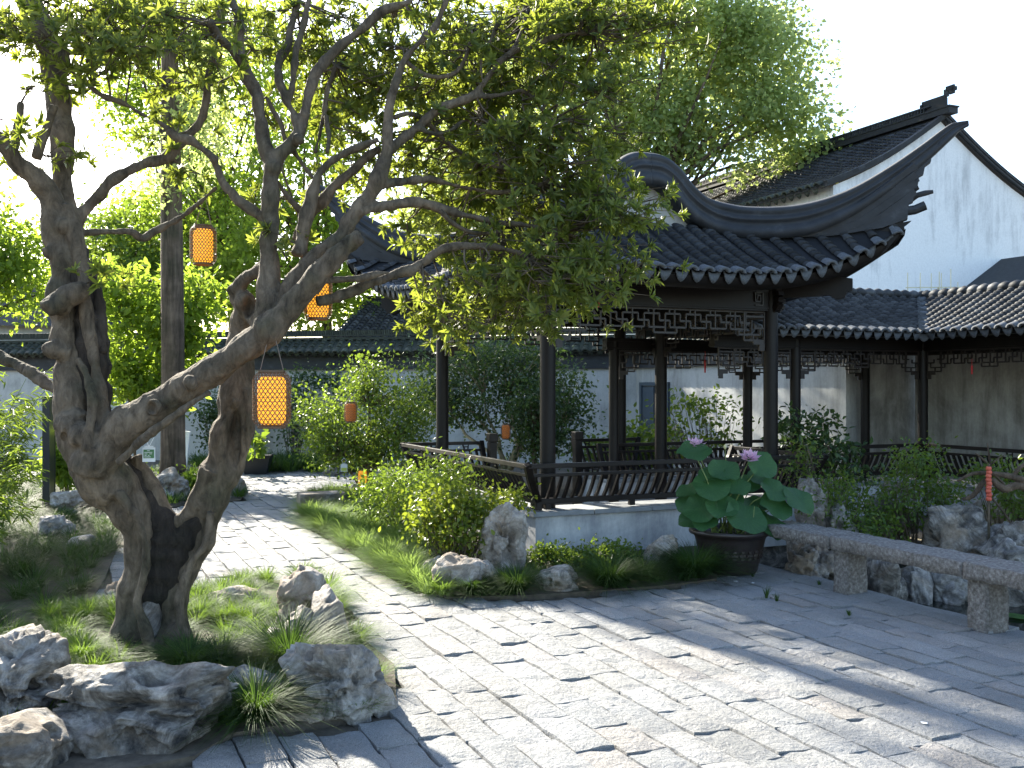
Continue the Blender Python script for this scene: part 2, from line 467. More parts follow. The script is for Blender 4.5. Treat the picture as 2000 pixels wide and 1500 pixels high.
M['white_paint'] = mat_plain('white_paint', (0.78, 0.80, 0.82), 0.5)
M['tag_green'] = mat_plain('green_card', (0.05, 0.16, 0.055), 0.5)
M['tag_clear'] = mat_plain('clear_sleeve', (0.62, 0.66, 0.68), 0.25)
M['blue_ink'] = mat_plain('blue_ink', (0.03, 0.13, 0.45), 0.5)
M['red'] = mat_plain('red_silk', (0.45, 0.02, 0.02), 0.6)
M['red_wrap'] = mat_noise('red_wrapping', [(0.3, (0.45, 0.06, 0.035)), (0.7, (0.62, 0.15, 0.09))], 20, 0.7)
M['door'] = mat_plain('dark_door', (0.006, 0.007, 0.009), 0.5)
M['door_frame'] = mat_plain('blue_grey_frame', (0.055, 0.075, 0.095), 0.5)
M['antenna'] = mat_plain('antenna_tube', (0.55, 0.52, 0.36), 0.4)
M['bud'] = mat_plain('flower_bud', (0.55, 0.5, 0.25), 0.6)
def mat_lamp(name, c, e):
    m, nt, b = new_mat(name)
    b.inputs['Base Color'].default_value = (c[0], c[1] * 0.8, c[2], 1)
    b.inputs['Roughness'].default_value = 0.8
    b.inputs['Emission Color'].default_value = (c[0], c[1], c[2], 1)
    b.inputs['Emission Strength'].default_value = e
    return m
M['lamp'] = mat_lamp('lamp_paper', (1.0, 0.43, 0.03), 0.34)
M['lamp_dim'] = mat_lamp('lamp_paper_dim', (0.9, 0.30, 0.03), 0.03)
def mat_water():
    m, nt, b = new_mat('pond_water')
    b.inputs['Base Color'].default_value = (0.008, 0.012, 0.010, 1)
    b.inputs['Roughness'].default_value = 0.06
    b.inputs['Specular IOR Level'].default_value = 0.6
    bump(nt, b, noise_tex(nt, 6, 3, 0.5, 'Geo'), 0.06, 0.01)
    return m
M['water'] = mat_water()
def lotus_veins():
    m = M['lotus']; nt = m.node_tree; b = nt.nodes['Principled BSDF']
    tc = nt.nodes.new('ShaderNodeTexCoord'); gr = nt.nodes.new('ShaderNodeTexGradient'); gr.gradient_type = 'RADIAL'
    nt.links.new(tc.outputs['Object'], gr.inputs['Vector'])
    mu = nt.nodes.new('ShaderNodeMath'); mu.operation = 'MULTIPLY'; mu.inputs[1].default_value = 21; nt.links.new(gr.outputs['Fac'], mu.inputs[0])
    fr = nt.nodes.new('ShaderNodeMath'); fr.operation = 'FRACT'; nt.links.new(mu.outputs[0], fr.inputs[0])
    v = ramp(nt, fr.outputs[0], [(0.0, (1.7, 1.6, 1.4)), (0.05, (1, 1, 1)), (0.95, (1, 1, 1)), (1.0, (1.7, 1.6, 1.4))])
    n = noise_tex(nt, 5, 6, .65, 'Object'); mt = ramp(nt, n, [(0.35, (0.75, 0.8, 0.8)), (0.6, (1.05, 1.05, 1.0)), (0.78, (1.5, 1.25, 0.7))])
    src = b.inputs['Base Color'].links[0].from_socket
    nt.links.new(mix(nt, 1.0, mix(nt, 1.0, src, v, 'MULTIPLY'), mt, 'MULTIPLY'), b.inputs['Base Color'])
    bump(nt, b, v, 0.4, 0.02)
lotus_veins()
M['lily'] = mat_leaf('lily_pad', [(0.1, (0.03, 0.09, 0.02)), (0.9, (0.07, 0.15, 0.035))], 0.1, (0.2, 0.4, 0.05), 0.35, 0.5)
# ------------------------------------------------------------------ the ground
def AB(a, b, z=0.0):
    return V2 * a + U2 * b + Vector((0, 0, z))
def inpoly(p, poly):
    x, y = p[0], p[1]; r = False; n = len(poly)
    for i in range(n):
        x1, y1 = poly[i][0], poly[i][1]; x2, y2 = poly[i - 1][0], poly[i - 1][1]
        if (y1 > y) != (y2 > y) and x < (x2 - x1) * (y - y1) / (y2 - y1) + x1: r = not r
    return r

EDGE_A = 5.93                                    # pond edge of the courtyard
PA0, PA1, PB0, PB1 = EDGE_A, 8.6, 1.0, 8.75      # pond hole
mb = MB()
for (a0, a1, b0, b1) in ((-300, PA0, -300, 500), (PA1, 300, -300, 500), (PA0, PA1, -300, PB0), (PA0, PA1, PB1, 500)):
    mb.add([AB(a0, b0, -0.034), AB(a1, b0, -0.034), AB(a1, b1, -0.034), AB(a0, b1, -0.034)], [(0, 1, 2, 3)])
g = mb.build('ground', M['joint']); tag(g, 'sandy ground under and around the courtyard', None, kind='structure')
mb = MB()
mb.add([AB(PA0, PB0, -0.051), AB(PA1, PB0, -0.051), AB(PA1, PB1, -0.051), AB(PA0, PB1, -0.051), AB(PA0, PB0, -0.9), AB(PA1, PB0, -0.9), AB(PA1, PB1, -0.9), AB(PA0, PB1, -0.9)],
       [(0, 1, 5, 4), (1, 2, 6, 5), (2, 3, 7, 6), (3, 0, 4, 7), (4, 5, 6, 7)])
o = mb.build('pond_bank', M['rock_dark']); tag(o, 'dark stone banks and bed of the pond', None, kind='structure')
mb = MB(); mb.add([AB(PA0, PB0, -0.30), AB(PA1, PB0, -0.30), AB(PA1, PB1, -0.30), AB(PA0, PB1, -0.30)], [(0, 1, 2, 3)])
o = mb.build('pond_water', M['water']); tag(o, 'still dark pond water beside the stone bench', None, kind='structure')

# planted beds (outlines measured on the ground)
bed_island = [G(x, y) for (x, y) in ((-60, 1500), (-60, 1290), (60, 1225), (190, 1175), (300, 1165), (420, 1150), (540, 1135), (600, 1130), (660, 1160), (685, 1230), (770, 1300), (775, 1372), (690, 1400), (560, 1418), (455, 1435), (380, 1480), (180, 1520))]
bed_left = [G(x, y) for (x, y) in ((-420, 1300), (-420, 960), (-60, 935), (110, 940), (190, 985), (222, 1030), (226, 1080), (205, 1130), (185, 1165), (60, 1222), (-60, 1285))]
bed_right = [G(x, y) for (x, y) in ((592, 985), (650, 968), (720, 962), (800, 990), (1046, 1092), (1345, 1062), (1400, 1080), (1400, 1132), (1290, 1146), (1130, 1158), (1000, 1166), (868, 1168), (800, 1140), (740, 1108), (690, 1076), (640, 1046), (596, 1012))]
bed_tree = [G(x, y) for (x, y) in ((270, 985), (250, 945), (290, 922), (400, 920), (440, 940), (480, 962), (470, 978), (380, 985), (330, 992))]
def bed(poly, z, name, label):
    m = MB(); n = len(poly)
    m.add([Vector((p.x, p.y, z)) for p in poly] + [Vector((p.x, p.y, -0.2)) for p in poly],
          [tuple(range(n))] + [(i, (i + 1) % n, n + (i + 1) % n, n + i) for i in range(n)])
    o = m.build(name, M['soil']); tag(o, label, None, kind='structure')
bed(bed_island, 0.010, 'soil_bed', 'soil bed edged with rocks under the twisted old tree')
bed(bed_left, 0.008, 'soil_bed', 'soil bed under the bamboo')
bed(bed_right, 0.009, 'soil_bed', 'soil bed along the pavilion plinth')
bed(bed_tree, 0.011, 'soil_bed', 'soil bed at the foot of the tall straight tree')

# ------------------------------------------------------------------ granite paving, stone by stone
pave = thing('courtyard_paving', 'rows of rough grey granite blocks paving the courtyard and path', None, kind='structure')
def stone_variant(seed):
    r = random.Random(seed); bm = MB()
    nx, ny = 4, 3
    def P(i, j, inset, z):
        x = -0.5 + i / nx; y = -0.5 + j / ny
        return (x, y, z)
    L = 1.0
    top = []; vs = []
    edge = {}
    for j in range(ny + 1):
        for i in range(nx + 1):
            x = -0.5 + i / nx; y = -0.5 + j / ny
            b = i in (0, nx) or j in (0, ny)
            jx = r.uniform(-.016, .016); jy = r.uniform(-.03, .03)
            if b:
                x += (0.007 if i == 0 else -0.007 if i == nx else 0) + jx * .8
                y += (0.034 if j == 0 else -0.034 if j == ny else 0) + jy * .7
            else:
                x += jx; y += jy
            z = r.uniform(-.006, .006) - (0.008 if b else 0)
            vs.append((x, y, z))
    fs = []
    w = nx + 1
    for j in range(ny):
        for i in range(nx):
            fs.append((j * w + i, j * w + i + 1, (j + 1) * w + i + 1, (j + 1) * w + i))
    ring = [i for i in range(nx + 1)] + [j * w + nx for j in range(1, ny + 1)] + [ny * w + i for i in range(nx - 1, -1, -1)] + [j * w for j in range(ny - 1, 0, -1)]
    b = len(vs)
    for k in ring:
        x, y, z = vs[k]
        sx = 0.5 / max(abs(x), 1e-3) if abs(x) > 0.44 else 1; sy = 0.5 / max(abs(y), 1e-3) if abs(y) > 0.42 else 1
        vs.append((x * 1.004, y * 1.012, z - 0.012))
    for k in ring: vs.append((vs[k][0], vs[k][1], -0.09))
    n = len(ring)
    for q in range(n):
        q2 = (q + 1) % n
        fs.append((ring[q2], ring[q], b + q, b + q2))
        fs.append((b + q2, b + q, b + n + q, b + n + q2))
    bm.add(vs, fs)
    return bm
stone_vars = [stone_variant(100 + i) for i in range(14)]
stone_mesh = [s.mesh('paving_stone', M['paving']) for s in stone_vars]
beds_in = [bed_island, bed_left, bed_right, bed_tree]
cells = []
r = random.Random(5)
a = EDGE_A
row = 0
while a > -3.2:
    w = r.uniform(0.170, 0.218) if row else 0.30
    b = 2.6 + r.uniform(0, .4)
    while b < 22.0:
        L = r.uniform(0.33, 0.50) if row else r.uniform(0.7, 1.1)
        cells.append((a - w / 2, b + L / 2, w, L)); b += L
    a -= w; row += 1
items = []
for (ca, cb, w, L) in cells:
    p = AB(ca, cb)
    if any(inpoly(p, bd) for bd in beds_in): continue
    if p.y < 3.4 or abs(p.x) / p.y > 0.62 or p.y > 21: continue
    lx = (p - Vector((0.356, 9.93, 0))).dot(V2); ly = (p - Vector((0.356, 9.93, 0))).dot(U2)
    size = w * L / (p.y ** 3)
    hid = (-0.2 < lx < 3.1 and ly > 0.3 and ly < 3.0)
    items.append((-(size if not hid and abs(p.x) / p.y < 0.53 and p.y > 4.0 else 0), ca, cb, w, L))
items.sort()
far = MB()
for k, (_, ca, cb, w, L) in enumerate(items):
    p = AB(ca, cb, r.uniform(-0.006, 0.006))
    mt = Matrix.Translation(p) @ Matrix.Rotation(ROT + math.pi / 2 + r.uniform(-.012, .012), 4, 'Z') @ Matrix.Rotation(r.uniform(-.006, .014), 4, 'Y') @ Matrix.Rotation(r.uniform(-.018, .018), 4, 'X') @ Matrix.Diagonal((L, w, 1, 1))
    if r.random() < .5: mt = mt @ Matrix.Rotation(math.pi, 4, 'Z')
    if k < 300:
        obj('paving_stone', stone_mesh[k % 14], pave, mt)
    else:
        s = stone_vars[k % 14]
        far.add([mt @ Vector(v) for v in s.v], s.f)
o = far.build('paving', M['paving'], pave); o['kind'] = 'stuff'

# ------------------------------------------------------------------ roof tiles
def tile_shape(R=0.060, L=0.11, n=7):
    m = MB(); vs = []
    for (y, rr, zz) in ((-L * .35, R * .74, -.006), (L * .65, R, .012), (L * .66, R * .62, .010)):
        for k in range(n + 1):
            a = math.pi * k / n
            vs.append((math.cos(a) * rr, y, math.sin(a) * rr * .78 - .012 + zz * math.sin(a)))
    fs = []
    for j in range(2):
        for k in range(n):
            fs.append((j * (n + 1) + k, j * (n + 1) + k + 1, (j + 1) * (n + 1) + k + 1, (j + 1) * (n + 1) + k))
    m.add(vs, fs); return m
def endcap_shape(R=0.070, n=8):
    """arched end tile seen from the front"""
    m = MB(); vs = []
    for (y, rr, ri) in ((-.05, R * .95, 0), (.045, R * 1.05, 0), (.052, R * 1.05, 1), (.052, R * .55, 1), (-.02, R * .5, 1)):
        for k in range(n + 1):
            a = math.pi * (0.04 + 0.92 * k / n)
            vs.append((math.cos(a) * rr * 1.05, y, math.sin(a) * rr * .8 - .012))
    fs = []
    for j in range(4):
        for k in range(n):
            fs.append((j * (n + 1) + k, j * (n + 1) + k + 1, (j + 1) * (n + 1) + k + 1, (j + 1) * (n + 1) + k))
    m.add(vs, fs); return m
def drip_shape(Wd=0.160, H=0.118, n=8):
    """hanging tongue: concave top, pointed rounded bottom"""
    m = MB(); top = []; bot = []
    for k in range(n + 1):
        t = -1 + 2 * k / n
        x = t * Wd / 2
        top.append((x, 0.0 - 0.012 * (1 - t * t), 0.012 * t * t - 0.022 * (1 - t * t)))
        d = (1 - abs(t) ** 1.6) ** 0.75
        bot.append((x, 0.015 - .012 * (1 - t * t), 0.012 * t * t - 0.004 - H * d))
    vs = top + bot + [(x, y - .014, z) for (x, y, z) in top] + [(x, y - .014, z) for (x, y, z) in bot]
    q = n + 1; fs = []
    for k in range(n):
        fs.append((k, q + k, q + k + 1, k + 1))
        fs.append((2 * q + k, 2 * q + k + 1, 3 * q + k + 1, 3 * q + k))
        fs.append((q + k, 3 * q + k, 3 * q + k + 1, q + k + 1))
        fs.append((k, k + 1, 2 * q + k + 1, 2 * q + k))
    # pan tile behind it
    b = len(vs)
    for (y, z) in ((0, 0), (-.16, 0.012)):
        for k in range(n + 1):
            t = -1 + 2 * k / n
            vs.append((t * Wd / 2, y - .004, z + 0.012 * t * t - 0.022 * (1 - t * t) - .001))
    for k in range(n): fs.append((b + k, b + k + 1, b + q + k + 1, b + q + k))
    m.add(vs, fs); return m
TILE, CAPT, DRIP = tile_shape(), endcap_shape(), drip_shape()
def frame(p, T, Lh):
    """local x along the eave, y down the slope, z off the roof"""
    T = T.normalized(); N = Lh.cross(T)
    if N.z < 0: N = -N
    N.normalize(); X = T.cross(N).normalized()
    m = Matrix.Identity(4)
    for i in range(3):
        m[i][0] = X[i]; m[i][1] = T[i]; m[i][2] = N[i]; m[i][3] = p[i]
    return m
def resample(pts, step):
    out = []; acc = 0.0
    for i in range(len(pts) - 1):
        a, b = pts[i], pts[i + 1]; L = (b - a).length
        while acc <= L:
            out.append((a + (b - a) * (acc / L), (b - a).normalized())); acc += step
        acc -= L
    return out
class Roof:
    """collects tile places; the first `single` of them become their own objects"""
    def __init__(s, parent, mats, scale=1.0):
        s.parent = parent; s.mats = mats; s.tiles = []; s.caps = []; s.drips = []; s.sc = scale
    def row(s, pts, Lh, step=0.080, prio=0.0, drip=True, half=None):
        seq = resample(pts, step * s.sc)
        for (p, T) in seq[:-1]:
            s.tiles.append((prio + p.length * 0, frame(p, T, Lh), prio))
        e = pts[-1]; T = (pts[-1] - pts[-2])
        s.caps.append((frame(e, T, Lh), prio))
    def drip(s, p, T, Lh, prio=0.0):
        Th = Vector((T.x, T.y, T.z * .5))
        s.drips.append((frame(p, Th, Lh), prio))
    def finish(s, single_tiles, single_edge):
        S = Matrix.Diagonal((s.sc, s.sc, s.sc, 1))
        rr = random.Random(11)
        def emit(lst, shape, nm, rest, mat, lim):
            lst = sorted(lst, key=lambda t: t[-1])
            me = shape.mesh(nm, mat, True); far = MB()
            for k, it in enumerate(lst):
                mt = it[-2] @ S @ Matrix.Rotation(rr.uniform(-.05, .05), 4, 'Z') @ Matrix.Rotation(rr.uniform(-.03, .03), 4, 'X')
                if k < lim: obj(nm, me, s.parent, mt)
                else: far.add([mt @ Vector(v) for v in shape.v], shape.f)
            if far.v:
                o = far.build(rest, mat, s.parent, True); o['kind'] = 'stuff'
        emit([(a, b, c) for (a, b, c) in s.tiles], TILE, 'cover_tile', 'cover_tiling', s.mats[0], single_tiles)
        emit([(0, b, c) for (b, c) in s.caps], CAPT, 'eave_tile', 'eave_tiling', s.mats[1], single_edge)
        emit([(0, b, c) for (b, c) in s.drips], DRIP, 'drip_tile', 'drip_tiling', s.mats[1], single_edge)

# ------------------------------------------------------------------ fretwork under the beams
def fret(mb, p0, p1, zt, th=0.014, dp=0.02, sc=1.0):
    """stepped fret lattice from p0 to p1 hung under height zt"""
    p0 = Vector(p0); p1 = Vector(p1); D = (p1 - p0); Wd = D.length; D.normalize()
    def S(x0, z0, x1, z1):
        mb.bar(p0 + D * x0 + Vector((0, 0, zt - z0)), p0 + D * x1 + Vector((0, 0, zt - z1)), th if abs(x1 - x0) > 1e-4 else dp, dp if abs(x1 - x0) > 1e-4 else th, (0, 0, 1) if abs(x1 - x0) > 1e-4 else D)
    a, b, c, d, e, f = [v * sc for v in (0.057, 0.130, 0.200, 0.257, 0.318, 0.40)]
    k = 0.27 * sc
    n = max(2, int(round((Wd - 0.5 * sc) / k))); k = (Wd - 0.5 * sc) / n
    S(0, 0.006, Wd, 0.006)
    x = 0.25 * sc
    for i in range(n):
        X = x + i * k
        S(X, a, X, c); S(X, a, X + .72 * k, a); S(X + .72 * k, a, X + .72 * k, b); S(X + .72 * k, b, X + k + .22 * k, b)
        if i < n - 1:
            S(X + 1.22 * k, b, X + 1.22 * k, c); S(X + 1.22 * k, c, X + 2 * k, c)
        S(X + .45 * k, 0, X + .45 * k, c)
        S(X + .2 * k, 0, X + .2 * k, a)
    S(x, c, x + k, c); S(x + n * k, 0, x + n * k, c)
    mid = Wd / 2
    S(mid - .14 * sc, c, mid - .14 * sc, d); S(mid + .14 * sc, c, mid + .14 * sc, d); S(mid - .14 * sc, d, mid + .14 * sc, d); S(mid, c, mid, d)
    for (o, s) in ((0, 1), (Wd, -1)):
        S(o, 0, o, f); S(o, a, o + s * x, a); S(o, c * .92, o + s * .13 * sc, c * .92); S(o + s * .13 * sc, b, o + s * .13 * sc, c * .92)
        S(o + s * .06 * sc, d, o + s * .34 * sc, d); S(o + s * .34 * sc, c, o + s * .34 * sc, d); S(o + s * .06 * sc, c * .92, o + s * .06 * sc, d)
        S(o, e, o + s * .27 * sc, e); S(o + s * .27 * sc, 0, o + s * .27 * sc, e); S(o + s * .15 * sc, d, o + s * .15 * sc, e)
        mb.box(p0 + D * (o + s * .075 * sc) + Vector((0, 0, zt - e - .022)), (.15 * sc, dp, .045), Matrix.Rotation(math.atan2(D.y, D.x), 3, 'Z'))
        mb.box(p0 + D * (o + s * .035 * sc) + Vector((0, 0, zt - f + .005)), (.07 * sc, dp * 1.1, .075), Matrix.Rotation(math.atan2(D.y, D.x), 3, 'Z'))

# ------------------------------------------------------------------ leaning seat rail
def seat_rail(parent, p0, p1, out, z0=0.46, flare=0.36, spacing=0.088, mt='rail', ends=True, flat_ends=(1, 1)):
    """curved-back railing on the seat wall from p0 to p1 (foot line), leaning to `out`"""
    p0 = Vector(p0); p1 = Vector(p1); out = Vector(out).normalized(); D = (p1 - p0).normalized(); L = (p1 - p0).length
    up = Vector((0, 0, 1))
    def at(s, o, z): return p0 + D * s + out * o + up * z
    e0, e1 = flat_ends
    def fl(o): return o * e0, L + o * e1
    top = MB()
    f = flare - 0.15
    a, b = fl(f)
    top.bar(at(-a, f, z0 + .445), at(b, f, z0 + .445), .05, .045)
    a2, b2 = fl(f * .80)
    top.bar(at(-a2, f * .80, z0 + .352), at(b2, f * .80, z0 + .352), .035, .032)
    top.bar(at(-.02, .0, z0 + .085), at(L + .02, .0, z0 + .085), .05, .055)
    n = max(2, int(L / .9))
    for i in range(n + 1):
        s = L * i / n
        top.box(at(min(max(s, .1), L - .1), 0, z0 + .03), (.06, .05, .058), Matrix.Rotation(math.atan2(D.y, D.x), 3, 'Z'))
    for i in range(n):
        s = L * (i + .5) / n
        for q in (-.025, .025):
            top.bar(at(s + q, f * .9, z0 + .368), at(s + q * 1.6, f, z0 + .424), .016, .02)
        top.bar(at(s - .035, f * .95, z0 + .396), at(s + .035, f * .95, z0 + .396), .02, .016)
    if ends:
        for (s, sg) in ((0, -1), (L, 1)):
            k = e0 if sg < 0 else e1
            prof = [(0, 0.0), (.0, .09), (.27 * f, .165), (.54 * f, .25), (.78 * f, .345), (f, .46)]
            pts = [at(s + sg * o * k, o, z0 + z) for (o, z) in prof]
            for i in range(len(pts) - 1):
                top.bar(pts[i], pts[i + 1] + (pts[i + 1] - pts[i]) * .06, .065, .06, D)
    ro = top.build('railing', M[mt], parent, bevel=.004)
    # one slat mesh, shared
    sm = MB()
    prof = [(0, .10), (.27 * f, .165), (.54 * f, .25), (.78 * f, .345)]
    rot = Matrix.Rotation(math.atan2(D.y, D.x), 3, 'Z')
    for i in range(len(prof) - 1):
        a = Vector((0, 0, 0)) + out * prof[i][0] + up * prof[i][1]; b = out * prof[i + 1][0] + up * prof[i + 1][1]
        sm.bar(a, b + (b - a) * .05, .030, .028, D)
    me = sm.mesh('slat', M[mt])
    n = int(L / spacing)
    for i in range(1, n):
        s = L * i / n
        fan = 0.0
        obj('slat', me, ro, Matrix.Translation(at(s, 0, z0)))
    return ro

# ------------------------------------------------------------------ the pavilion
PAV = Vector((0.356, 9.93, 0))
pav = thing('pavilion', 'open dark timber pavilion with black tiled roof and long upswept corner ridges', 'pavilion', PAV, ROT)
AX, BY = 1.369, 1.56
cx, cy = AX, BY
cols = [(0, 0), (2.738, 0), (0, 3.12), (2.62, 3.12), (2.738, 2.26)]
def column(parent, x, y, h, rr, m, base=True):
    c = MB(); c.lathe([(rr, 0.12), (rr, h)], 20, (x, y, 0))
    o = c.build('column', M[m], parent, True)
    b = MB(); b.lathe([(rr * 1.25, 0.0), (rr * 1.55, 0.05), (rr * 1.45, .1), (rr * 1.1, .125), (0.0, .126)], 20, (x, y, 0))
    b.build('column_base', M['coping'], o, True)
    return o
for (x, y) in cols: column(pav, x, y, 2.75, 0.079, 'lacquer')
# floor, seat walls with coping
m = MB(); m.box((cx, cy, 0.01), (2.9, 3.4, .06)); m.build('floor', M['coping'], pav)
def seat_wall(parent, x0, y0, x1, y1, mt='plinth', z=0.40):
    m = MB(); m.box(((x0 + x1) / 2, (y0 + y1) / 2, (z - .06) / 2), (x1 - x0, y1 - y0, z + .06)); m.build('seat_wall', M[mt], parent)
def copings(parent, x0, y0, x1, y1, axis, n, z=0.40, over=.04):
    for i in range(n):
        m = MB()
        if axis == 'x':
            a = x0 + (x1 - x0) * i / n; b = x0 + (x1 - x0) * (i + 1) / n
            m.box(((a + b) / 2, (y0 + y1) / 2, z + .026), (b - a - .004, y1 - y0, .048))
        else:
            a = y0 + (y1 - y0) * i / n; b = y0 + (y1 - y0) * (i + 1) / n
            m.box(((x0 + x1) / 2, (a + b) / 2, z + .026), (x1 - x0, b - a - .004, .048))
        m.build('coping_stone', M['coping'], parent, bevel=.006)
o_ = 0.25; i_ = 0.16
seat_wall(pav, -o_, -o_, 2.738 + o_, i_)
copings(pav, -o_ - .04, -o_ - .04, 2.738 + o_ + .04, i_ + .02, 'x', 5)
seat_wall(pav, -o_, i_ + .002, i_, 3.12 + o_)
copings(pav, -o_ - .04, i_ + .022, i_ + .02, 3.12 + o_ + .04, 'y', 5)
seat_wall(pav, i_ + .002, 3.12 - i_, 0.70, 3.12 + o_)
copings(pav, i_ + .022, 3.12 - i_, 0.72, 3.12 + o_ + .04, 'x', 1)
seat_wall(pav, 2.10, 3.12 - i_, 2.738 + o_, 3.12 + o_)
copings(pav, 2.08, 3.12 - i_, 2.738 + o_ + .04, 3.12 + o_ + .04, 'x', 1)
seat_wall(pav, 2.738 - i_, i_ + .002, 2.738 + o_, 1.25)
copings(pav, 2.738 - i_ - .02, i_ + .022, 2.738 + o_ + .04, 1.27, 'y', 2)
q = o_ - .05
seat_rail(pav, (-q, -q, 0), (2.738 + q, -q, 0), (0, -1, 0))
seat_rail(pav, (-q, -q, 0), (-q, 3.12 + q, 0), (-1, 0, 0))
seat_rail(pav, (-q, 3.12 + q, 0), (0.70, 3.12 + q, 0), (0, 1, 0), flat_ends=(1, 0))
seat_rail(pav, (2.10, 3.12 + q, 0), (2.738 + q, 3.12 + q, 0), (0, 1, 0), flat_ends=(0, 1))
seat_rail(pav, (2.738 + q, -q, 0), (2.738 + q, 1.25, 0), (1, 0, 0), flat_ends=(1, 0))
for x in (0.764, 2.04):
    m = MB(); m.box((x, 3.30, .46), (.105, .105, .92)); m.box((x, 3.30, .985), (.125, .125, .11)); m.box((x, 3.30, .925), (.085, .085, .02))
    m.build('newel_post', M['rail'], pav, bevel=.006)
# beams and fretwork
ZB = 2.49
def beam(x0, y0, x1, y1, z0=ZB, h=.25, w=.13, parent=pav, mt='lacquer'):
    m = MB(); a = Vector((x0, y0, z0 + h / 2)); b = Vector((x1, y1, z0 + h / 2)); m.bar(a, b, w, h)
    m.bar(a - Vector((0, 0, h / 2 - .03)), b - Vector((0, 0, h / 2 - .03)), w + .03, .022); m.bar(a + Vector((0, 0, h / 2 - .03)), b + Vector((0, 0, h / 2 - .03)), w + .02, .03)
    return m.build('beam', M[mt], parent)
e_ = .082
beam(e_, 0, 2.738 - e_, 0); beam(0, e_, 0, 3.12 - e_); beam(e_, 3.12, 2.62 - e_, 3.12); beam(2.738, e_, 2.738, 2.26 - e_); beam(2.738, 2.26 + e_, 2.64, 3.12 - e_)
for (p0, p1) in (((.09, 0, 0), (2.648, 0, 0)), ((0, .09, 0), (0, 3.03, 0)), ((.09, 3.12, 0), (2.53, 3.12, 0)), ((2.738, .09, 0), (2.738, 2.17, 0)), ((2.738, 2.35, 0), (2.64, 3.03, 0))):
    m = MB(); fret(m, p0, p1, ZB - .004); m.build('fret_lattice', M['lattice'], pav)
m = MB(); m.box((cx, cy, ZB + .40), (2.7, 3.1, .03)); m.build('ceiling_board', M['lacquer'], pav)
for xx in (.22, 2.52):
    m = MB()
    sq = [(-.05, -.07), (.05, -.07), (.05, .07), (-.05, .07), (-.05, -.03), (.02, -.03), (.02, .035), (-.02, .035), (-.02, 0)]
    for i in range(len(sq) - 1):
        m.bar((xx + sq[i][0], -.078, ZB + .13 + sq[i][1]), (xx + sq[i + 1][0], -.078, ZB + .13 + sq[i + 1][1]), .012, .014, (0, 1, 0))
    m.build('key_ornament', M['lattice'], pav)

# roof surfaces, in pavilion coordinates
def prof_main(d):
    pts = [(0, 3.93), (.15, 3.91), (.3, 3.82), (.43, 3.69), (.65, 3.53), (.868, 3.42)]
    d = abs(d)
    if d >= .868: return 3.42
    for i in range(len(pts) - 1):
        if d <= pts[i + 1][0]:
            t = (d - pts[i][0]) / (pts[i + 1][0] - pts[i][0]); return pts[i][1] + (pts[i + 1][1] - pts[i][1]) * t
def hipz(s):
    pts = [(0, 3.42), (.25, 3.31), (.5, 3.31), (.806, 3.40), (1, 3.55)]
    for i in range(len(pts) - 1):
        if s <= pts[i + 1][0]:
            t = (s - pts[i][0]) / (pts[i + 1][0] - pts[i][0]); return pts[i][1] + (pts[i + 1][1] - pts[i][1]) * t
    return 3.55
def eave(t):
    """t in -1..1 across a side: (offset beyond the column line, height)"""
    return .75 + .27 * abs(t) ** 4, 2.80 + .60 * abs(t) ** 3.2
def front_row(dx, sy, hoff=0.0, n=8):
    half, H0, CORN = AX, .868, AX + 1.02
    t = dx / CORN; o, ze = eave(t)
    ye = -(BY + o)
    if abs(dx) <= H0: yt, zt = -(BY - .35), 3.42
    else:
        s = (abs(dx) - H0) / 1.851; yt, zt = -(BY - .35) - 1.7 * s, hipz(s)
    pts = []
    for i in range(n + 1):
        q = i / n
        pts.append(Vector((cx + dx, cy + (yt + (ye - yt) * q) * sy, ze + (zt - ze) * (1 - q) ** 1.2 + hoff)))
    return pts
def side_row(dy, sx, hoff=0.0, n=12):
    H0, CORN = BY - .35, BY + 1.02
    t = dy / CORN; o, ze = eave(t)
    xe = AX + o
    pts = []
    if abs(dy) <= H0:
        for d in (0, .15, .3, .43, .65, .868): pts.append((d, prof_main(d)))
        x0, z0 = .868, 3.42
    else:
        s = (abs(dy) - H0) / 1.7; x0, z0 = .868 + 1.851 * s, hipz(s); pts.append((x0, z0))
    for i in range(1, n + 1):
        q = i / n
        pts.append((x0 + (xe - x0) * q, ze + (z0 - ze) * (1 - q) ** 1.2))
    return [Vector((cx + sx * d, cy + dy, z + hoff)) for (d, z) in pts]
def grid_surface(rows, name, mt, parent, thick=0.0):
    m = MB(); n = len(rows[0])
    m.add([p for r_ in rows for p in r_], [(i * n + j, i * n + j + 1, (i + 1) * n + j + 1, (i + 1) * n + j) for i in range(len(rows) - 1) for j in range(n - 1)])
    if thick:
        m2 = MB(); m2.add([p - Vector((0, 0, thick)) for r_ in rows for p in r_], m.f); m.add(m2.v, [f[::-1] for f in m2.f])
    return m.build(name, M[mt], parent, True)
pitch = 0.187
nF = int(2 * (AX + 1.0) / pitch); xsF = [(-(nF - 1) / 2 + i) * pitch for i in range(nF)]
nS = int(2 * (BY + 1.0) / pitch); ysS = [(-(nS - 1) / 2 + i) * pitch for i in range(nS)]
def fine(lo, hi, n=48): return [lo + (hi - lo) * i / n for i in range(n + 1)]
for sy in (1, -1):
    grid_surface([front_row(x, sy, 0, 8) for x in fine(-2.38, 2.38)], 'roof_deck', 'tile', pav)
for sx in (1, -1):
    for (lo, hi) in ((-2.57, -1.2101), (-1.21, 1.21), (1.2101, 2.57)):
        grid_surface([side_row(y, sx, 0, 8) for y in fine(lo, hi, 20)], 'roof_deck', 'tile', pav)
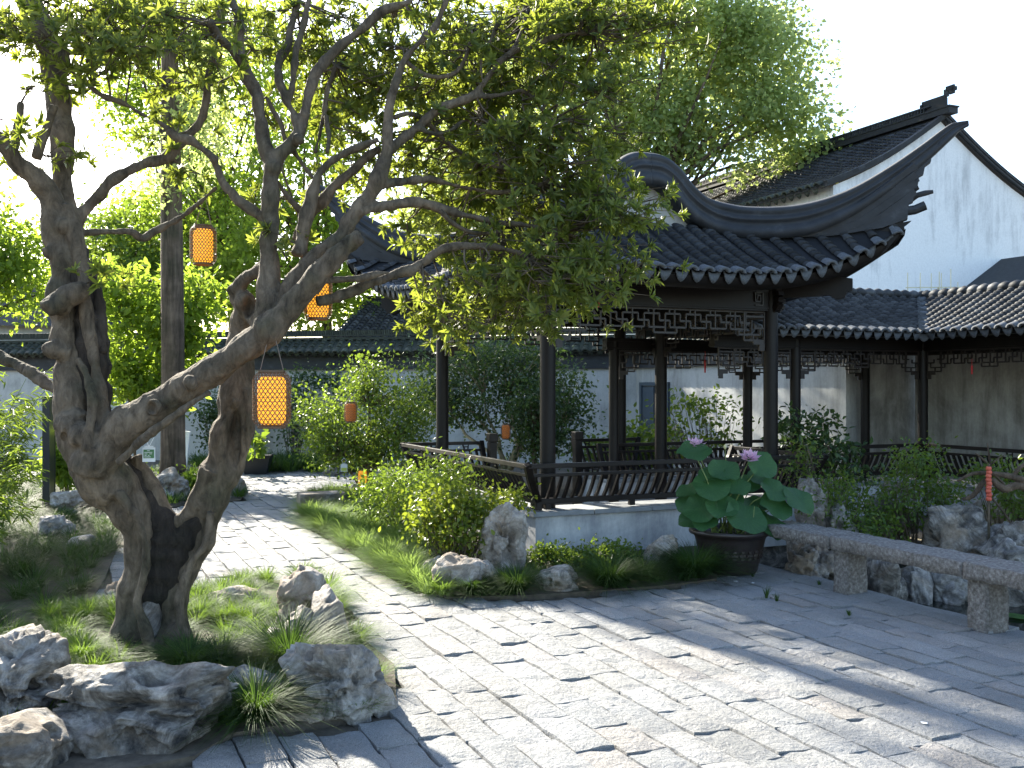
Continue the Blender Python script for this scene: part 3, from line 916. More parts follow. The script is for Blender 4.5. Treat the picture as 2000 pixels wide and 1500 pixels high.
# eave boards: curved dark soffit under the tiles
for sy in (1, -1):
    rows = []
    for x in fine(-2.36, 2.36):
        o, ze = eave(x / 2.389); t = abs(x / 2.389)
        yb = -(BY + .0) ; zb = 2.74 + .12 * t ** 3
        rows.append([Vector((cx + x * (1 - .0), cy + sy * (-(BY + o - .03)), ze - .05)),
                     Vector((cx + x, cy + sy * (-(BY + o - .045)), ze - .115)),
                     Vector((cx + x * .985, cy + sy * (-(BY + o - .10)), ze - .165 - .05 * t ** 3)),
                     Vector((cx + x * .9, cy + sy * (-(BY + o * .45)), zb + (ze - .165 - zb) * .55)),
                     Vector((cx + x * .62, cy + sy * (-BY), zb))])
    grid_surface(rows, 'eave_soffit', 'lacquer', pav)
for sx in (1, -1):
    rows = []
    for y in fine(-2.55, 2.55):
        o, ze = eave(y / 2.58); t = abs(y / 2.58); zb = 2.74 + .12 * t ** 3
        rows.append([Vector((cx + sx * (AX + o - .03), cy + y, ze - .05)), Vector((cx + sx * (AX + o - .045), cy + y, ze - .115)), Vector((cx + sx * (AX + o - .10), cy + y * .985, ze - .165 - .05 * t ** 3)),
                     Vector((cx + sx * (AX + o * .45), cy + y * .9, zb + (ze - .165 - zb) * .55)), Vector((cx + sx * AX, cy + y * .62, zb))])
    grid_surface(rows, 'eave_soffit', 'lacquer', pav)
rf = Roof(pav, (M['tile'], M['drip']))
for sy in (1, -1):
    pr = 0 if sy == 1 else 5
    for x in xsF:
        pts = front_row(x, sy, .012)
        if (pts[-1] - pts[0]).length > .09: rf.row(pts, Vector((1, 0, 0)), prio=pr + abs(x - .9) * .1)
    for i in range(nF - 1):
        x = (xsF[i] + xsF[i + 1]) / 2; p = front_row(x, sy, 0); s2 = front_row(x + .05, sy, 0)
        rf.drip(p[-1], p[-1] - p[-2], (s2[-1] - p[-1]), pr + abs(x - .9) * .1)
for sx in (-1, 1):
    pr = 2 if sx == -1 else 6
    for y in ysS:
        pts = side_row(y, sx, .012)
        if (pts[-1] - pts[0]).length > .09: rf.row(pts, Vector((0, 1, 0)), prio=pr)
    for i in range(nS - 1):
        y = (ysS[i] + ysS[i + 1]) / 2; p = side_row(y, sx, 0); s2 = side_row(y + .05, sx, 0)
        rf.drip(p[-1], p[-1] - p[-2], (s2[-1] - p[-1]), pr)
rf.finish(300, 90)
# sweeping ridges: over the gable, down and out to the horn tips
def smooth_path(ctrl, n):
    out = []
    for i in range(len(ctrl) - 1):
        p0 = ctrl[max(i - 1, 0)]; p1 = ctrl[i]; p2 = ctrl[i + 1]; p3 = ctrl[min(i + 2, len(ctrl) - 1)]
        for k in range(n):
            t = k / n
            out.append(0.5 * ((2 * p1) + (p2 - p0) * t + (2 * p0 - 5 * p1 + 4 * p2 - p3) * t * t + (3 * p1 - p0 - 3 * p2 + p3) * t ** 3))
    out.append(ctrl[-1]); return out
RPROF = [(-.10, -.06), (-.10, .05), (-.075, .07), (-.075, .115), (-.095, .13), (-.10, .155), (-.07, .175), (-.065, .215), (-.085, .235), (-.06, .275), (0, .30),
         (.06, .275), (.085, .235), (.065, .215), (.07, .175), (.10, .155), (.095, .13), (.075, .115), (.075, .07), (.10, .05), (.10, -.06)]
for sy in (1, -1):
    for sx in (1, -1):
        ctrl = []
        for (d, z) in ((0, 4.20), (.14, 4.19), (.28, 4.10), (.43, 3.95), (.62, 3.82), (.80, 3.755)):
            ctrl.append(Vector((cx + sx * d, cy - sy * (BY - .35), z)))
        for (s, z) in ((.04, 3.71), (.12, 3.665), (.25, 3.64), (.37, 3.65), (.5, 3.71), (.62, 3.82), (.75, 4.0), (.87, 4.20), (.97, 4.385), (1.0, 4.41), (1.035, 4.415)):
            ctrl.append(Vector((cx + sx * (.868 + 1.851 * s), cy - sy * (BY - .35 + 1.7 * s), z)))
        pts = smooth_path(ctrl, 5)
        m = MB(); scs = []; base = []
        tot = len(pts)
        for i, p in enumerate(pts):
            f = i / (tot - 1)
            h = 1.0 if f < .58 else max(.16, 1.0 - (f - .58) / .42 * .86)
            wv = 1.0 if f < .6 else max(.30, 1 - (f - .6) / .4 * .75)
            scs.append((wv, h)); base.append(p - Vector((0, 0, .30 * h)))
        m.sweep(base, RPROF, ups=.5, scales=scs)
        m.build('hip_ridge', M['ridge'], pav, True, auto=True)
        # stepped web below the horn
        fm = MB()
        tz = [(.25, 3.40), (.37, 3.41), (.5, 3.50), (.62, 3.64), (.75, 3.86), (.87, 4.09), (.93, 4.23)]
        def zt(s):
            for i in range(len(tz) - 1):
                if s <= tz[i + 1][0]: return tz[i][1] + (tz[i + 1][1] - tz[i][1]) * (s - tz[i][0]) / (tz[i + 1][0] - tz[i][0])
            return tz[-1][1]
        def hp(s, z): return Vector((cx + sx * (.868 + 1.851 * s), cy - sy * (BY - .35 + 1.7 * s), z))
        web = [(s, zt(s)) for s in (.25, .37, .5, .62, .75, .87, .92)] + [(.915, zt(.915) - .07), (.895, zt(.895) - .07), (.89, zt(.89) - .13), (.868, zt(.868) - .12), (.862, zt(.862) - .19), (.845, zt(.845) - .18), (.838, 3.74), (.825, 3.73), (.822, 3.60), (.805, 3.58), (.80, 3.42)] + [(s, hipz(s) - .03) for s in (.7, .6, .5, .4, .3, .25)]
        nw = len(web); sdv = Vector((sy * sx * .676, .737, 0)).normalized() * .055
        tdir = hp(1, 0) - hp(0, 0); sdv = Vector((-tdir.y, tdir.x, 0)).normalized() * .055
        fm.add([hp(s, z) + sdv * k for k in (-1, 1) for (s, z) in web], [tuple(range(nw)), tuple(range(2 * nw - 1, nw - 1, -1))] + [(i, nw + i, nw + (i + 1) % nw, (i + 1) % nw) for i in range(nw)])
        for zo, w in ((-.04, .082), (-.13, .078), (-.22, .072), (-.31, .066)):
            fm.tube([hp(s, max(zt(s) + zo, hipz(s) + .02)) for s in (.4, .5, .6, .7, .78, .83)], w, 6)
        # rolled end tile and curled hook
        def hp(s, z): return Vector((cx + sx * (.868 + 1.851 * s), cy - sy * (BY - .35 + 1.7 * s), z))
        fm.tube([hp(.76, 3.50), hp(.83, 3.52), hp(.87, 3.56)], .05, 10)
        fm.tube([hp(.82, 3.66), hp(.87, 3.69), hp(.90, 3.70)], [.03, .03, .02], 8)
        fm.build('ridge_step', M['ridge'], pav)
        # carved corner beam under the eave
        cb = MB()
        c0 = Vector((cx + sx * AX, cy - sy * BY, 2.62)); dg = Vector((sx, -sy, 0)).normalized()
        prof = [(-.1, .0), (.62, .03), (.70, -.02), (.78, .0), (.80, .06), (.86, .08), (.86, .20), (.74, .22), (-.1, .16)]
        sd = Vector((-dg.y, dg.x, 0)) * .055; n = len(prof)
        cb.add([c0 + dg * a + Vector((0, 0, b)) + sd * k for k in (-1, 1) for (a, b) in prof], [tuple(range(n)), tuple(range(2 * n - 1, n - 1, -1))] + [(i, n + i, n + (i + 1) % n, (i + 1) % n) for i in range(n)])
        prof = [(.1, .20), (.75, .26), (1.18, .46), (1.38, .70), (1.36, .82), (1.1, .66), (.7, .46), (.1, .36)]; n = len(prof)
        cb.add([c0 + dg * a + Vector((0, 0, b)) + sd * k for k in (-1.1, 1.1) for (a, b) in prof], [tuple(range(n)), tuple(range(2 * n - 1, n - 1, -1))] + [(i, n + i, n + (i + 1) % n, (i + 1) % n) for i in range(n)])
        cb.build('corner_beam', M['lacquer'], pav)
        bk = MB()
        for (dxx, dyy) in ((sx, 0), (0, -sy)):
            pp = [(.085, .02), (.14, .0), (.155, -.05), (.135, -.09), (.15, -.13), (.12, -.17), (.085, -.19)]
            for i in range(len(pp) - 1):
                a = Vector((cx + sx * AX + dxx * pp[i][0], cy - sy * BY + dyy * pp[i][0], 2.70 + pp[i][1])); b = Vector((cx + sx * AX + dxx * pp[i + 1][0], cy - sy * BY + dyy * pp[i + 1][0], 2.70 + pp[i + 1][1]))
                bk.bar(a, b, .07, .07, (dyy, dxx, 0))
        bk.build('bracket', M['rail'], pav)
    # gable board with dark moulding
    y = cy - sy * (BY - .35) + .10 * sy
    gm = MB(); top = [(d, prof_main(d) - .0) for d in (-.86, -.65, -.43, -.3, -.15, 0, .15, .3, .43, .65, .86)]
    pl = [Vector((cx + d, y, z)) for (d, z) in top] + [Vector((cx + .86, y, 3.20)), Vector((cx - .86, y, 3.20))]
    gm.add(pl, [tuple(range(len(pl)))]); gm.build('gable_board', M['plaster'], pav)
    tm = MB()
    for i in range(len(top) - 1):
        tm.bar((cx + top[i][0] * 1.0, y - .03 * sy, top[i][1] - .01), (cx + top[i + 1][0] * 1.0, y - .03 * sy, top[i + 1][1] - .01), .07, .075)
    tm.bar((cx - .9, y - .03 * sy, 3.36), (cx + .9, y - .03 * sy, 3.36), .09, .10)
    tm.build('gable_trim', M['ridge'], pav)

# ------------------------------------------------------------------ covered corridor behind
COR = Vector((5.53, 13.4, 0))
cor = thing('covered_corridor', 'low covered corridor turning a corner under a grey tiled roof', 'corridor', COR, ROT)
for (x, y) in ((0, 0), (-2.14, 0), (.31, 1.4), (-1.82, 1.4), (0, -2.14), (0, -4.28), (1.4, -2.14), (1.4, -4.28), (-3.96, 1.4)):
    column(cor, x, y, 2.28, .066, 'lacquer')
ZC = 2.14
for (x0, y0, x1, y1) in ((-3.4, 0, -.07, 0), (-4.1, 1.4, 1.4, 1.4), (0, -.07, 0, -5.5), (1.4, 1.3, 1.4, -5.5)):
    beam(x0, y0, x1, y1, ZC, .16, .11, cor)
for (p0, p1) in (((-2.06, 0, 0), (-.08, 0, 0)), ((-3.3, 0, 0), (-2.22, 0, 0)), ((-1.74, 1.4, 0), (.23, 1.4, 0)), ((-3.88, 1.4, 0), (-1.9, 1.4, 0)), ((0, -2.06, 0), (0, -.08, 0)), ((0, -4.2, 0), (0, -2.22, 0))):
    m = MB(); fret(m, p0, p1, ZC - .003, .013, .018, .86); m.build('fret_lattice', M['lattice'], cor)
m = MB(); m.box((-1.3, .7, .01), (5.6, 1.7, .06)); m.box((.7, -2.9, .011), (1.7, 5.4, .06)); m.build('floor', M['coping'], cor)
seat_wall(cor, -2.75, -.22, .0, .12); copings(cor, -2.75, -.26, -.27, .14, 'x', 3)
seat_wall(cor, -.22, -5.2, .12, -.222); copings(cor, -.26, -5.2, .14, -.262, 'y', 5)
seat_rail(cor, (-2.7, -.17, 0), (-.17, -.17, 0), (0, -1, 0), flat_ends=(0, -1), flare=.33)
seat_rail(cor, (-.17, -.17, 0), (-.17, -5.1, 0), (-1, 0, 0), flat_ends=(-1, 0), flare=.33)
seat_wall(cor, -4.0, 1.50, -.1, 1.72, z=.38)
copings(cor, -4.0, 1.47, -.1, 1.75, 'x', 4, z=.38)
seat_rail(cor, (-3.95, 1.66, 0), (-.15, 1.66, 0), (0, 1, 0), z0=.42, flat_ends=(0, 0), flare=.33)
ZR, ZE, OV = 2.93, 2.36, .48
def corrA(x, hoff=0, n=5):
    """row on the arm behind the pavilion"""
    y1 = -OV if x <= -OV else x
    pts = []
    full = .7 + OV
    for i in range(n + 1):
        y = .7 + (y1 - .7) * i / n; q = (.7 - y) / full
        pts.append(Vector((x, y, ZE + (ZR - ZE) * max(0.0, 1 - q) ** 1.15 + hoff)))
    return pts
def corrB(y, hoff=0, n=5):
    x1 = -OV if y <= -OV else y
    pts = []; full = .7 + OV
    for i in range(n + 1):
        x = .7 + (x1 - .7) * i / n; q = (.7 - x) / full
        pts.append(Vector((x, y, ZE + (ZR - ZE) * max(0.0, 1 - q) ** 1.15 + hoff)))
    return pts
rc = Roof(cor, (M['tile_corr'], M['drip']), .92)
grid_surface([corrA(x) for x in fine(-3.35, .69, 40)], 'roof_deck', 'tile_corr', cor)
grid_surface([corrB(y) for y in fine(-5.6, .69, 50)], 'roof_deck', 'tile_corr', cor)
m = MB(); m.add([(-3.35, .71, ZR - .01), (.7, .71, ZR - .01), (1.9, 1.9, ZE), (-3.35, 1.9, ZE), (.71, .7, ZR - .01), (.71, -5.6, ZR - .01), (1.9, -5.6, ZE)], [(0, 1, 2, 3), (4, 5, 6, 2)]); m.build('roof_deck', M['tile_corr'], cor)
m = MB(); m.add([(-3.35, -OV + .03, ZE - .06), (-OV + .03, -OV + .03, ZE - .06), (.0, .0, ZE - .04), (-3.35, 0, ZE - .04), (-OV + .03, -5.6, ZE - .06), (0, -5.6, ZE - .04), (-3.35, .0, ZE - .041), (0, 0, ZE - .041), (1.4, 1.4, ZE - .041), (-3.35, 1.4, ZE - .041), (0, -5.6, ZE - .041), (1.4, -5.6, ZE - .041)],
                 [(0, 1, 2, 3), (1, 4, 5, 2), (6, 7, 8, 9), (7, 10, 11, 8)]); m.build('eave_soffit', M['lacquer'], cor)
m = MB(); m.bar((-3.35, -OV + .05, ZE - .035), (-OV + .05, -OV + .05, ZE - .035), .03, .05); m.bar((-OV + .05, -OV + .02, ZE - .035), (-OV + .05, -5.6, ZE - .035), .03, .05); m.build('eave_board', M['lacquer'], cor)
pc = .162
x = .62; k = 0
while x > -3.3:
    p = corrA(x, .012)
    if (p[-1] - p[0]).length > .08:
        rc.row(p, Vector((1, 0, 0)), prio=0 if x > -2.8 else 3)
    xm = x - pc / 2
    if xm < -OV - .04:
        d = corrA(xm); rc.drip(d[-1], d[-1] - d[-2], Vector((1, 0, 0)), 0 if xm > -2.8 else 3)
    x -= pc
y = .62
while y > -5.5:
    p = corrB(y, .012)
    if (p[-1] - p[0]).length > .08: rc.row(p, Vector((0, 1, 0)), prio=1 if y > -2.2 else 4)
    ym = y - pc / 2
    if ym < -OV - .04:
        d = corrB(ym); rc.drip(d[-1], d[-1] - d[-2], Vector((0, 1, 0)), 1 if ym > -2.2 else 4)
    y -= pc
rc.finish(300, 60)
m = MB()
x = -3.35
while x < .7:
    m.tube([(x, .7, ZR + .03), (x + .10, .7, ZR + .055), (x + .19, .7, ZR + .035)], [.05, .062, .05], 10); x += .165
y = .7
while y > -5.6:
    m.tube([(.7, y, ZR + .03), (.7, y - .10, ZR + .055), (.7, y - .19, ZR + .035)], [.05, .062, .05], 10); y -= .165
m.build('ridge_tile', M['tile_corr'], cor, True)
m = MB()
for i in range(16):
    q = i / 15; a = .55 + (-OV - .02 - .55) * q; qq = (.7 - a) / (.7 + OV)
    m.box((a, a, ZE + (ZR - ZE) * max(0.0, 1 - qq) ** 1.15 + .035), (.13, .13, .022), Matrix.Rotation(math.pi / 4, 3, 'Z') @ Matrix.Rotation(.35, 3, 'X'))
m.build('valley_gutter', M['drip'], cor)
d = drip_shape(.2, .12)
obj('drip_tile', d.mesh('valley_drip', M['drip'], True), cor, Matrix.Translation((-OV - .01, -OV - .01, ZE + .0)) @ Matrix.Rotation(math.radians(135), 4, 'Z'))

# ------------------------------------------------------------------ garden walls
def coped_wall(name, label, p0, p1, nrm_out, mt, zb=2.055, zr=2.83, rowpitch=.205, single=300, thick=.34, prio_near=None, band=True):
    p0 = Vector(p0); p1 = Vector(p1); D = p1 - p0; L = D.length; D.normalize()
    t = thing(name, label, 'wall', p0, math.atan2(D.y, D.x))
    s = -1   # front is local -y
    m = MB(); m.box((L / 2, 0, zb / 2 - .1), (L, thick, zb + .2)); m.build('wall_face', M[mt], t)
    m = MB(); m.box((L / 2, 0, (zb + .32 + zb) / 2), (L + .02, thick + .10, .32)); m.box((L / 2, 0, zb + .02), (L + .03, thick + .16, .04)); m.box((L / 2, 0, zb + .315), (L + .03, thick + .22, .05))
    m.build('dark_band', M['ridge'], t)
    ze = zb + .40; zt = zr - .10; ov = thick / 2 + .26
    m = MB(); m.add([(0, -ov, ze), (L, -ov, ze), (L, 0, zt), (0, 0, zt), (0, ov, ze), (L, ov, ze), (0, -ov, ze - .05), (L, -ov, ze - .05), (0, ov, ze - .05), (L, ov, ze - .05)], [(0, 1, 2, 3), (3, 2, 5, 4), (0, 6, 7, 1), (4, 5, 9, 8), (6, 8, 9, 7)]); m.build('roof_deck', M['tile_wall'], t)
    rr = Roof(t, (M['tile_wall'], M['tile_wall']), 1.12)
    x = rowpitch * .5
    while x < L:
        a = Vector((x, -.02, zt)); b = Vector((x, -ov, ze))
        rr.row([a, a.lerp(b, .5), b], Vector((1, 0, 0)), step=.11, prio=0)
        if x + rowpitch / 2 < L: rr.drip(Vector((x + rowpitch / 2, -ov, ze)), b - a, Vector((1, 0, 0)), 0)
        x += rowpitch
    rr.finish(single, single)
    m = MB()
    m.box((L / 2, 0, zr - .075), (L, .14, .05)); m.box((L / 2, 0, zr - .01), (L, .20, .03))
    x = 0
    while x < L - .05:
        m.box((x + .02, 0, zr + .055), (.030, .17, .11), Matrix.Rotation(.12, 3, 'Y')); x += .042
    m.build('ridge_tiling', M['tile_wall'], t)['kind'] = 'stuff'
    return t, L
wall0, L0 = coped_wall('garden_wall', 'long white garden wall with dark band and mossy tiled coping across the back', (-14.0, 24.3, 0), (2.75, 21.25, 0), -1, 'plaster', single=120)
wall1, L1 = coped_wall('garden_wall', 'sunlit white garden wall with a dark doorway, seen through the pavilion columns', (2.78, 21.2, 0), (5.17, 15.0, 0), -1, 'plaster', single=40)
# doorway in the second wall
dw = MB(); xd = .85
dw.box((xd, -.172, .84), (1.05, .02, 1.68)); dw.build('door', M['door'], wall1)
fm = MB(); fm.bar((xd - .55, -.185, .84), (xd - .55, -.185, .841), .08, .08)
fm = MB(); fm.box((xd - .55, -.19, .86), (.09, .06, 1.72)); fm.box((xd + .55, -.19, .86), (.09, .06, 1.72)); fm.box((xd, -.19, 1.725), (1.19, .062, .07)); fm.box((xd - .02, -.19, .84), (.05, .05, 1.66)); fm.box((xd - .28, -.184, .84), (.46, .02, 1.66))
fm.build('door_frame', M['door_frame'], wall1)
# shaded back wall of the corridor
P = Vector((5.35, 15.2, 0)) + U2 * .05
Q = P + V2 * 6.0
t = thing('corridor_wall', 'stained grey plaster wall standing in shade behind the corridor corner', 'wall', P, ROT)
m = MB(); m.box((3.0, .12, 1.2), (6.0, .24, 2.6)); m.build('wall_face', M['plaster_old'], t)

t = thing('corridor_wall', 'dark stained plaster wall behind the right arm of the corridor', 'wall', COR + V2 * 1.52 + U2 * 1.62, ROT)
m = MB(); m.box((.12, -3.6, 1.3), (.24, 7.2, 2.6)); m.build('wall_face', M['plaster_old'], t)

# ------------------------------------------------------------------ white gabled hall
GA = Vector((8.71, 20.0, 0))
hall = thing('gabled_hall', 'tall white gabled hall with dark tiled roof and key pattern ridge end', 'building', GA, ROT)
ZA, ZF, HW, DEP = 7.12, 5.5, 3.04, 9.0
def sl(x):   # verge height, slightly concave
    q = abs(x) / HW; return ZA + (ZF - ZA) * (q * .9 + .1 * math.sin(q * math.pi / 2)) - .10 * math.sin(q * math.pi)
xs = [-HW + .28 + (2 * HW - .56) * i / 16 for i in range(17)]
m = MB(); pl = [Vector((x, .12, sl(x) - .10)) for x in xs] + [Vector((HW - .28, .12, -.1)), Vector((-HW + .28, .12, -.1))]
m.add(pl, [tuple(range(len(pl)))])
m.add([(-HW + .28, .12, -.1), (-HW + .28, .12, sl(-HW + .28) - .1), (-HW + .28, DEP, sl(-HW + .28) - .1), (-HW + .28, DEP, -.1)], [(0, 1, 2, 3)])
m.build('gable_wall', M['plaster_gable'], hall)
for sx in (-1, 1):
    rows = [[Vector((sx * HW * i / 10, y, sl(HW * i / 10) + .0)) for i in range(11)] for y in (-.02, DEP)]
    m = MB(); n = 11
    m.add([p for r_ in rows for p in r_] + [p - Vector((0, 0, .05)) for r_ in rows for p in r_], [(j, j + 1, n + j + 1, n + j) for j in range(10)] + [(2 * n + j, 3 * n + j, 3 * n + j + 1, 2 * n + j + 1) for j in range(10)] + [(j, 2 * n + j, 2 * n + j + 1, j + 1) for j in range(10)] + [(n - 1, 3 * n - 1, 4 * n - 1, 2 * n - 1)])
    m.build('roof_deck', M['tile'], hall)
    v = MB()
    for i in range(20):
        a = sx * HW * i / 20; b = sx * HW * (i + 1) / 20
        v.bar((a, .02, sl(a) + .03), (b, .02, sl(b) + .03), .12, .06); v.bar((a, .075, sl(a) - .045), (b, .075, sl(b) - .045), .07, .04)
    v.build('verge', M['tile'], hall)
rr = Roof(hall, (M['tile'], M['tile_wall']), 1.3)
y = .2
while y < DEP:
    rr.row([Vector((-HW * i / 10, y, sl(HW * i / 10) + .02)) for i in range(1, 11)], Vector((0, 1, 0)), step=.10, prio=y)
    rr.drip(Vector((-HW, y + .12, ZF)), Vector((-1, 0, -.5)), Vector((0, 1, 0)), y)
    y += .235
rr.finish(0, 14)
m = MB(); m.box((0, DEP / 2 - .1, ZA + .06), (.24, DEP + .2, .12)); m.box((0, DEP / 2 - .1, ZA + .135), (.28, DEP + .24, .03)); m.box((0, DEP / 2 + .4, ZA + .20), (.12, DEP - .6, .10)); m.box((0, DEP / 2 + .2, ZA + .265), (.16, DEP - .3, .03))
y = .5
while y < DEP:
    m.box((0, y, ZA + .20), (.15, .03, .09)); y += .075
m.build('ridge', M['tile'], hall)
m = MB()
key = [(.75, .0), (.1, .0), (.1, .14), (.6, .14), (.6, .26), (-.02, .26), (-.02, .46), (-.22, .46), (-.22, .36), (-.1, .36)]
for i in range(len(key) - 1):
    m.bar((0, key[i][0], ZA + .17 + key[i][1] * .75), (0, key[i + 1][0], ZA + .17 + key[i + 1][1] * .75), .10, .045, (1, 0, 0))
m.box((0, .22, ZA + .27), (.05, .5, .16))
m.build('ridge_ornament', M['tile'], hall)
m = MB()
for i in range(6):
    m.box((-HW + .30 + .02, .08 - .02 * i, ZF - .30 - .07 * i), (.32 - .05 * i, .3, .06))
m.build('corbel', M['plaster_gable'], hall)

# small gable end at the right edge
sg = thing('white_house', 'small white house with a dark tiled verge at the right edge', 'building', W(2128, 540, 19.0) * 1.0, ROT)
sg.location.z = 0
m = MB(); m.add([(-1.35, 0, 0), (-1.35, 0, 3.4), (0, 0, 4.2), (1.4, 0, 3.4), (1.4, 0, 0)], [(0, 1, 2, 3, 4)]); m.build('gable_wall', M['plaster'], sg)
m = MB(); m.bar((-1.55, -.05, 3.36), (0, -.05, 4.30), .4, .12); m.bar((1.55, -.05, 3.36), (0, -.05, 4.30), .4, .12); m.bar((-1.55, 2.0, 3.36), (0, 2.0, 4.30), 4.0, .08); m.bar((1.55, 2.0, 3.36), (0, 2.0, 4.30), 4.0, .08); m.build('roof', M['tile'], sg)

# tiled house roof behind the garden wall
hb = thing('tiled_house', 'low house behind the garden wall showing only its grey tiled roof', 'building', W(800, 640, 26.0), ROT * .4)
hb.location.z = 0
m = MB(); m.box((0, 2.2, 1.3), (3.4, 3.4, 2.7)); m.build('wall', M['plaster'], hb)
m = MB(); m.add([(-2.2, 0, 2.75), (2.2, 0, 2.75), (1.9, 2.2, 4.1), (-1.0, 2.2, 4.1), (-1.7, 4.6, 2.75), (2.2, 4.6, 2.75)], [(0, 1, 2, 3), (3, 2, 5, 4)]); m.build('roof_deck', M['tile'], hb)
rr = Roof(hb, (M['tile_corr'], M['tile_corr']), 1.4)
x = -2.1
while x < 2.1:
    k = max(-1.0, min(1, x / 2.2))
    rr.row([Vector((x * .68 + .4, 2.1, 4.07)), Vector((x, 0, 2.79))], Vector((1, 0, 0)), step=.12); x += .24
rr.finish(0, 0)
m = MB(); m.tube([(-1.1, 2.2, 4.14), (2.0, 2.2, 4.14)], .10, 8); m.build('ridge', M['tile'], hb)

# white house far left, glimpsed between the leaves
hl = thing('white_house', 'white house with a grey roof glimpsed through leaves at far left', 'building', W(40, 600, 27.0), .3)
hl.location.z = 0
m = MB(); m.box((0, 1.5, 1.65), (4.4, 3.0, 3.5)); m.build('wall', M['plaster'], hl)
m = MB(); m.add([(-2.7, -.5, 3.3), (2.7, -.5, 3.3), (2.3, 1.5, 4.6), (-2.3, 1.5, 4.6), (-2.7, 3.5, 3.3), (2.7, 3.5, 3.3)], [(0, 1, 2, 3), (3, 2, 5, 4), (0, 3, 4), (1, 5, 2)]); m.build('roof', M['tile'], hl)
# ------------------------------------------------------------------ leaves, blades, crowns
def unit(A):
    return A / np.maximum(np.linalg.norm(A, axis=1, keepdims=True), 1e-9)
def rand_dirs(n):
    return unit(rng.normal(size=(n, 3)))
def leaves6(P, D, N, L, Wd, fold=0.25, droop=0.12):
    """ovate folded leaves: 6 points, 2 quads each"""
    D = unit(D); S = unit(np.cross(D, N)); N = np.cross(S, D)
    L = L[:, None]; Wd = Wd[:, None]
    v0 = P
    v1 = P + D * L * .34 + S * Wd + N * Wd * fold - N * L * droop * .1
    v2 = P + D * L * .70 + S * Wd * .72 + N * Wd * fold - N * L * droop * .5
    v3 = P + D * L - N * L * droop
    v4 = P + D * L * .70 - S * Wd * .72 + N * Wd * fold - N * L * droop * .5
    v5 = P + D * L * .34 - S * Wd + N * Wd * fold - N * L * droop * .1
    V = np.stack([v0, v1, v2, v3, v4, v5], 1).reshape(-1, 3)
    b = np.arange(len(P))[:, None] * 6
    Fc = np.concatenate([b + np.array([[0, 1, 2, 3]]), b + np.array([[0, 3, 4, 5]])], 1).reshape(-1, 4)
    return V, Fc
def leaves4(P, D, N, L, Wd, fold=0.3):
    D = unit(D); S = unit(np.cross(D, N)); N = np.cross(S, D)
    L = L[:, None]; Wd = Wd[:, None]
    V = np.stack([P, P + D * L * .45 + S * Wd + N * Wd * fold, P + D * L, P + D * L * .45 - S * Wd + N * Wd * fold], 1).reshape(-1, 3)
    b = np.arange(len(P))[:, None] * 4
    Fc = np.concatenate([b + np.array([[0, 1, 2]]), b + np.array([[0, 2, 3]])], 1).reshape(-1, 3)
    return V, Fc
def blades(B, D, L, w, lean, droop):
    """arching grass blades, base B, horizontal heading D"""
    n = len(B); S = np.stack([-D[:, 1], D[:, 0], np.zeros(n)], 1)
    pts = []
    for t in (0, .35, .7, 1.0):
        h = (lean * t + droop * t * t)[:, None] * L[:, None]
        z = (np.sqrt(np.maximum(1 - lean ** 2, .05)) * t - droop * .95 * t * t)[:, None] * L[:, None]
        pts.append(B + D * h + np.array([[0, 0, 1.0]]) * z)
    ws = (1.0, .95, .65)
    V = np.empty((n, 7, 3))
    for i in range(3):
        V[:, 2 * i] = pts[i] - S * (w * ws[i])[:, None]; V[:, 2 * i + 1] = pts[i] + S * (w * ws[i])[:, None]
    V[:, 6] = pts[3]
    b = np.arange(n)[:, None] * 7
    Fq = np.concatenate([b + np.array([[0, 1, 3, 2]]), b + np.array([[2, 3, 5, 4]])], 1).reshape(-1, 4)
    Ft = (b + np.array([[4, 5, 6]])).reshape(-1, 3)
    return V.reshape(-1, 3), Fq, Ft
def tufts(centers, nb, L, spread=.05, w=.0028, z=.02, lean=(.1, .75), droop=(.15, .55)):
    cs = np.asarray(centers, float); n = len(cs) * nb
    c = np.repeat(cs, nb, 0)
    az = rng.uniform(0, 2 * np.pi, n); D = np.stack([np.cos(az), np.sin(az), np.zeros(n)], 1)
    rr = np.sqrt(rng.uniform(0, 1, n)) * spread
    B = c + D * rr[:, None]; B[:, 2] = c[:, 2] + z
    sc = np.repeat(rng.uniform(.75, 1.2, len(cs)), nb)
    Ls = L * sc * rng.uniform(.6, 1.1, n)
    return blades(B, D, Ls, w * rng.uniform(.7, 1.3, n), rng.uniform(*lean, n), rng.uniform(*droop, n))
def merge(chs):
    """stack several (V,Fq,Ft)"""
    out = []
    for (V, Fq, Ft) in chs:
        F2 = np.concatenate([Ft], 0)
        out.append((V, Fq, 0)); out.append((V, Ft, 0))
    return out
def grass_obj(name, parts, mat, label=None, cat='grass', stuff=True, group=None, smooth=True):
    me = mesh_np(name, merge(parts), mat, smooth)
    o = bpy.data.objects.new(name, me); link(o)
    if label: tag(o, label, cat, group, 'stuff' if stuff else None)
    return o
def scatter_poly(poly, n, z=.03, rej=None):
    xs = [p.x for p in poly]; ys = [p.y for p in poly]; out = []
    while len(out) < n:
        p = (rng.uniform(min(xs), max(xs)), rng.uniform(min(ys), max(ys)))
        if inpoly(p, poly) and not (rej and rej(p)): out.append((p[0], p[1], z))
    return out

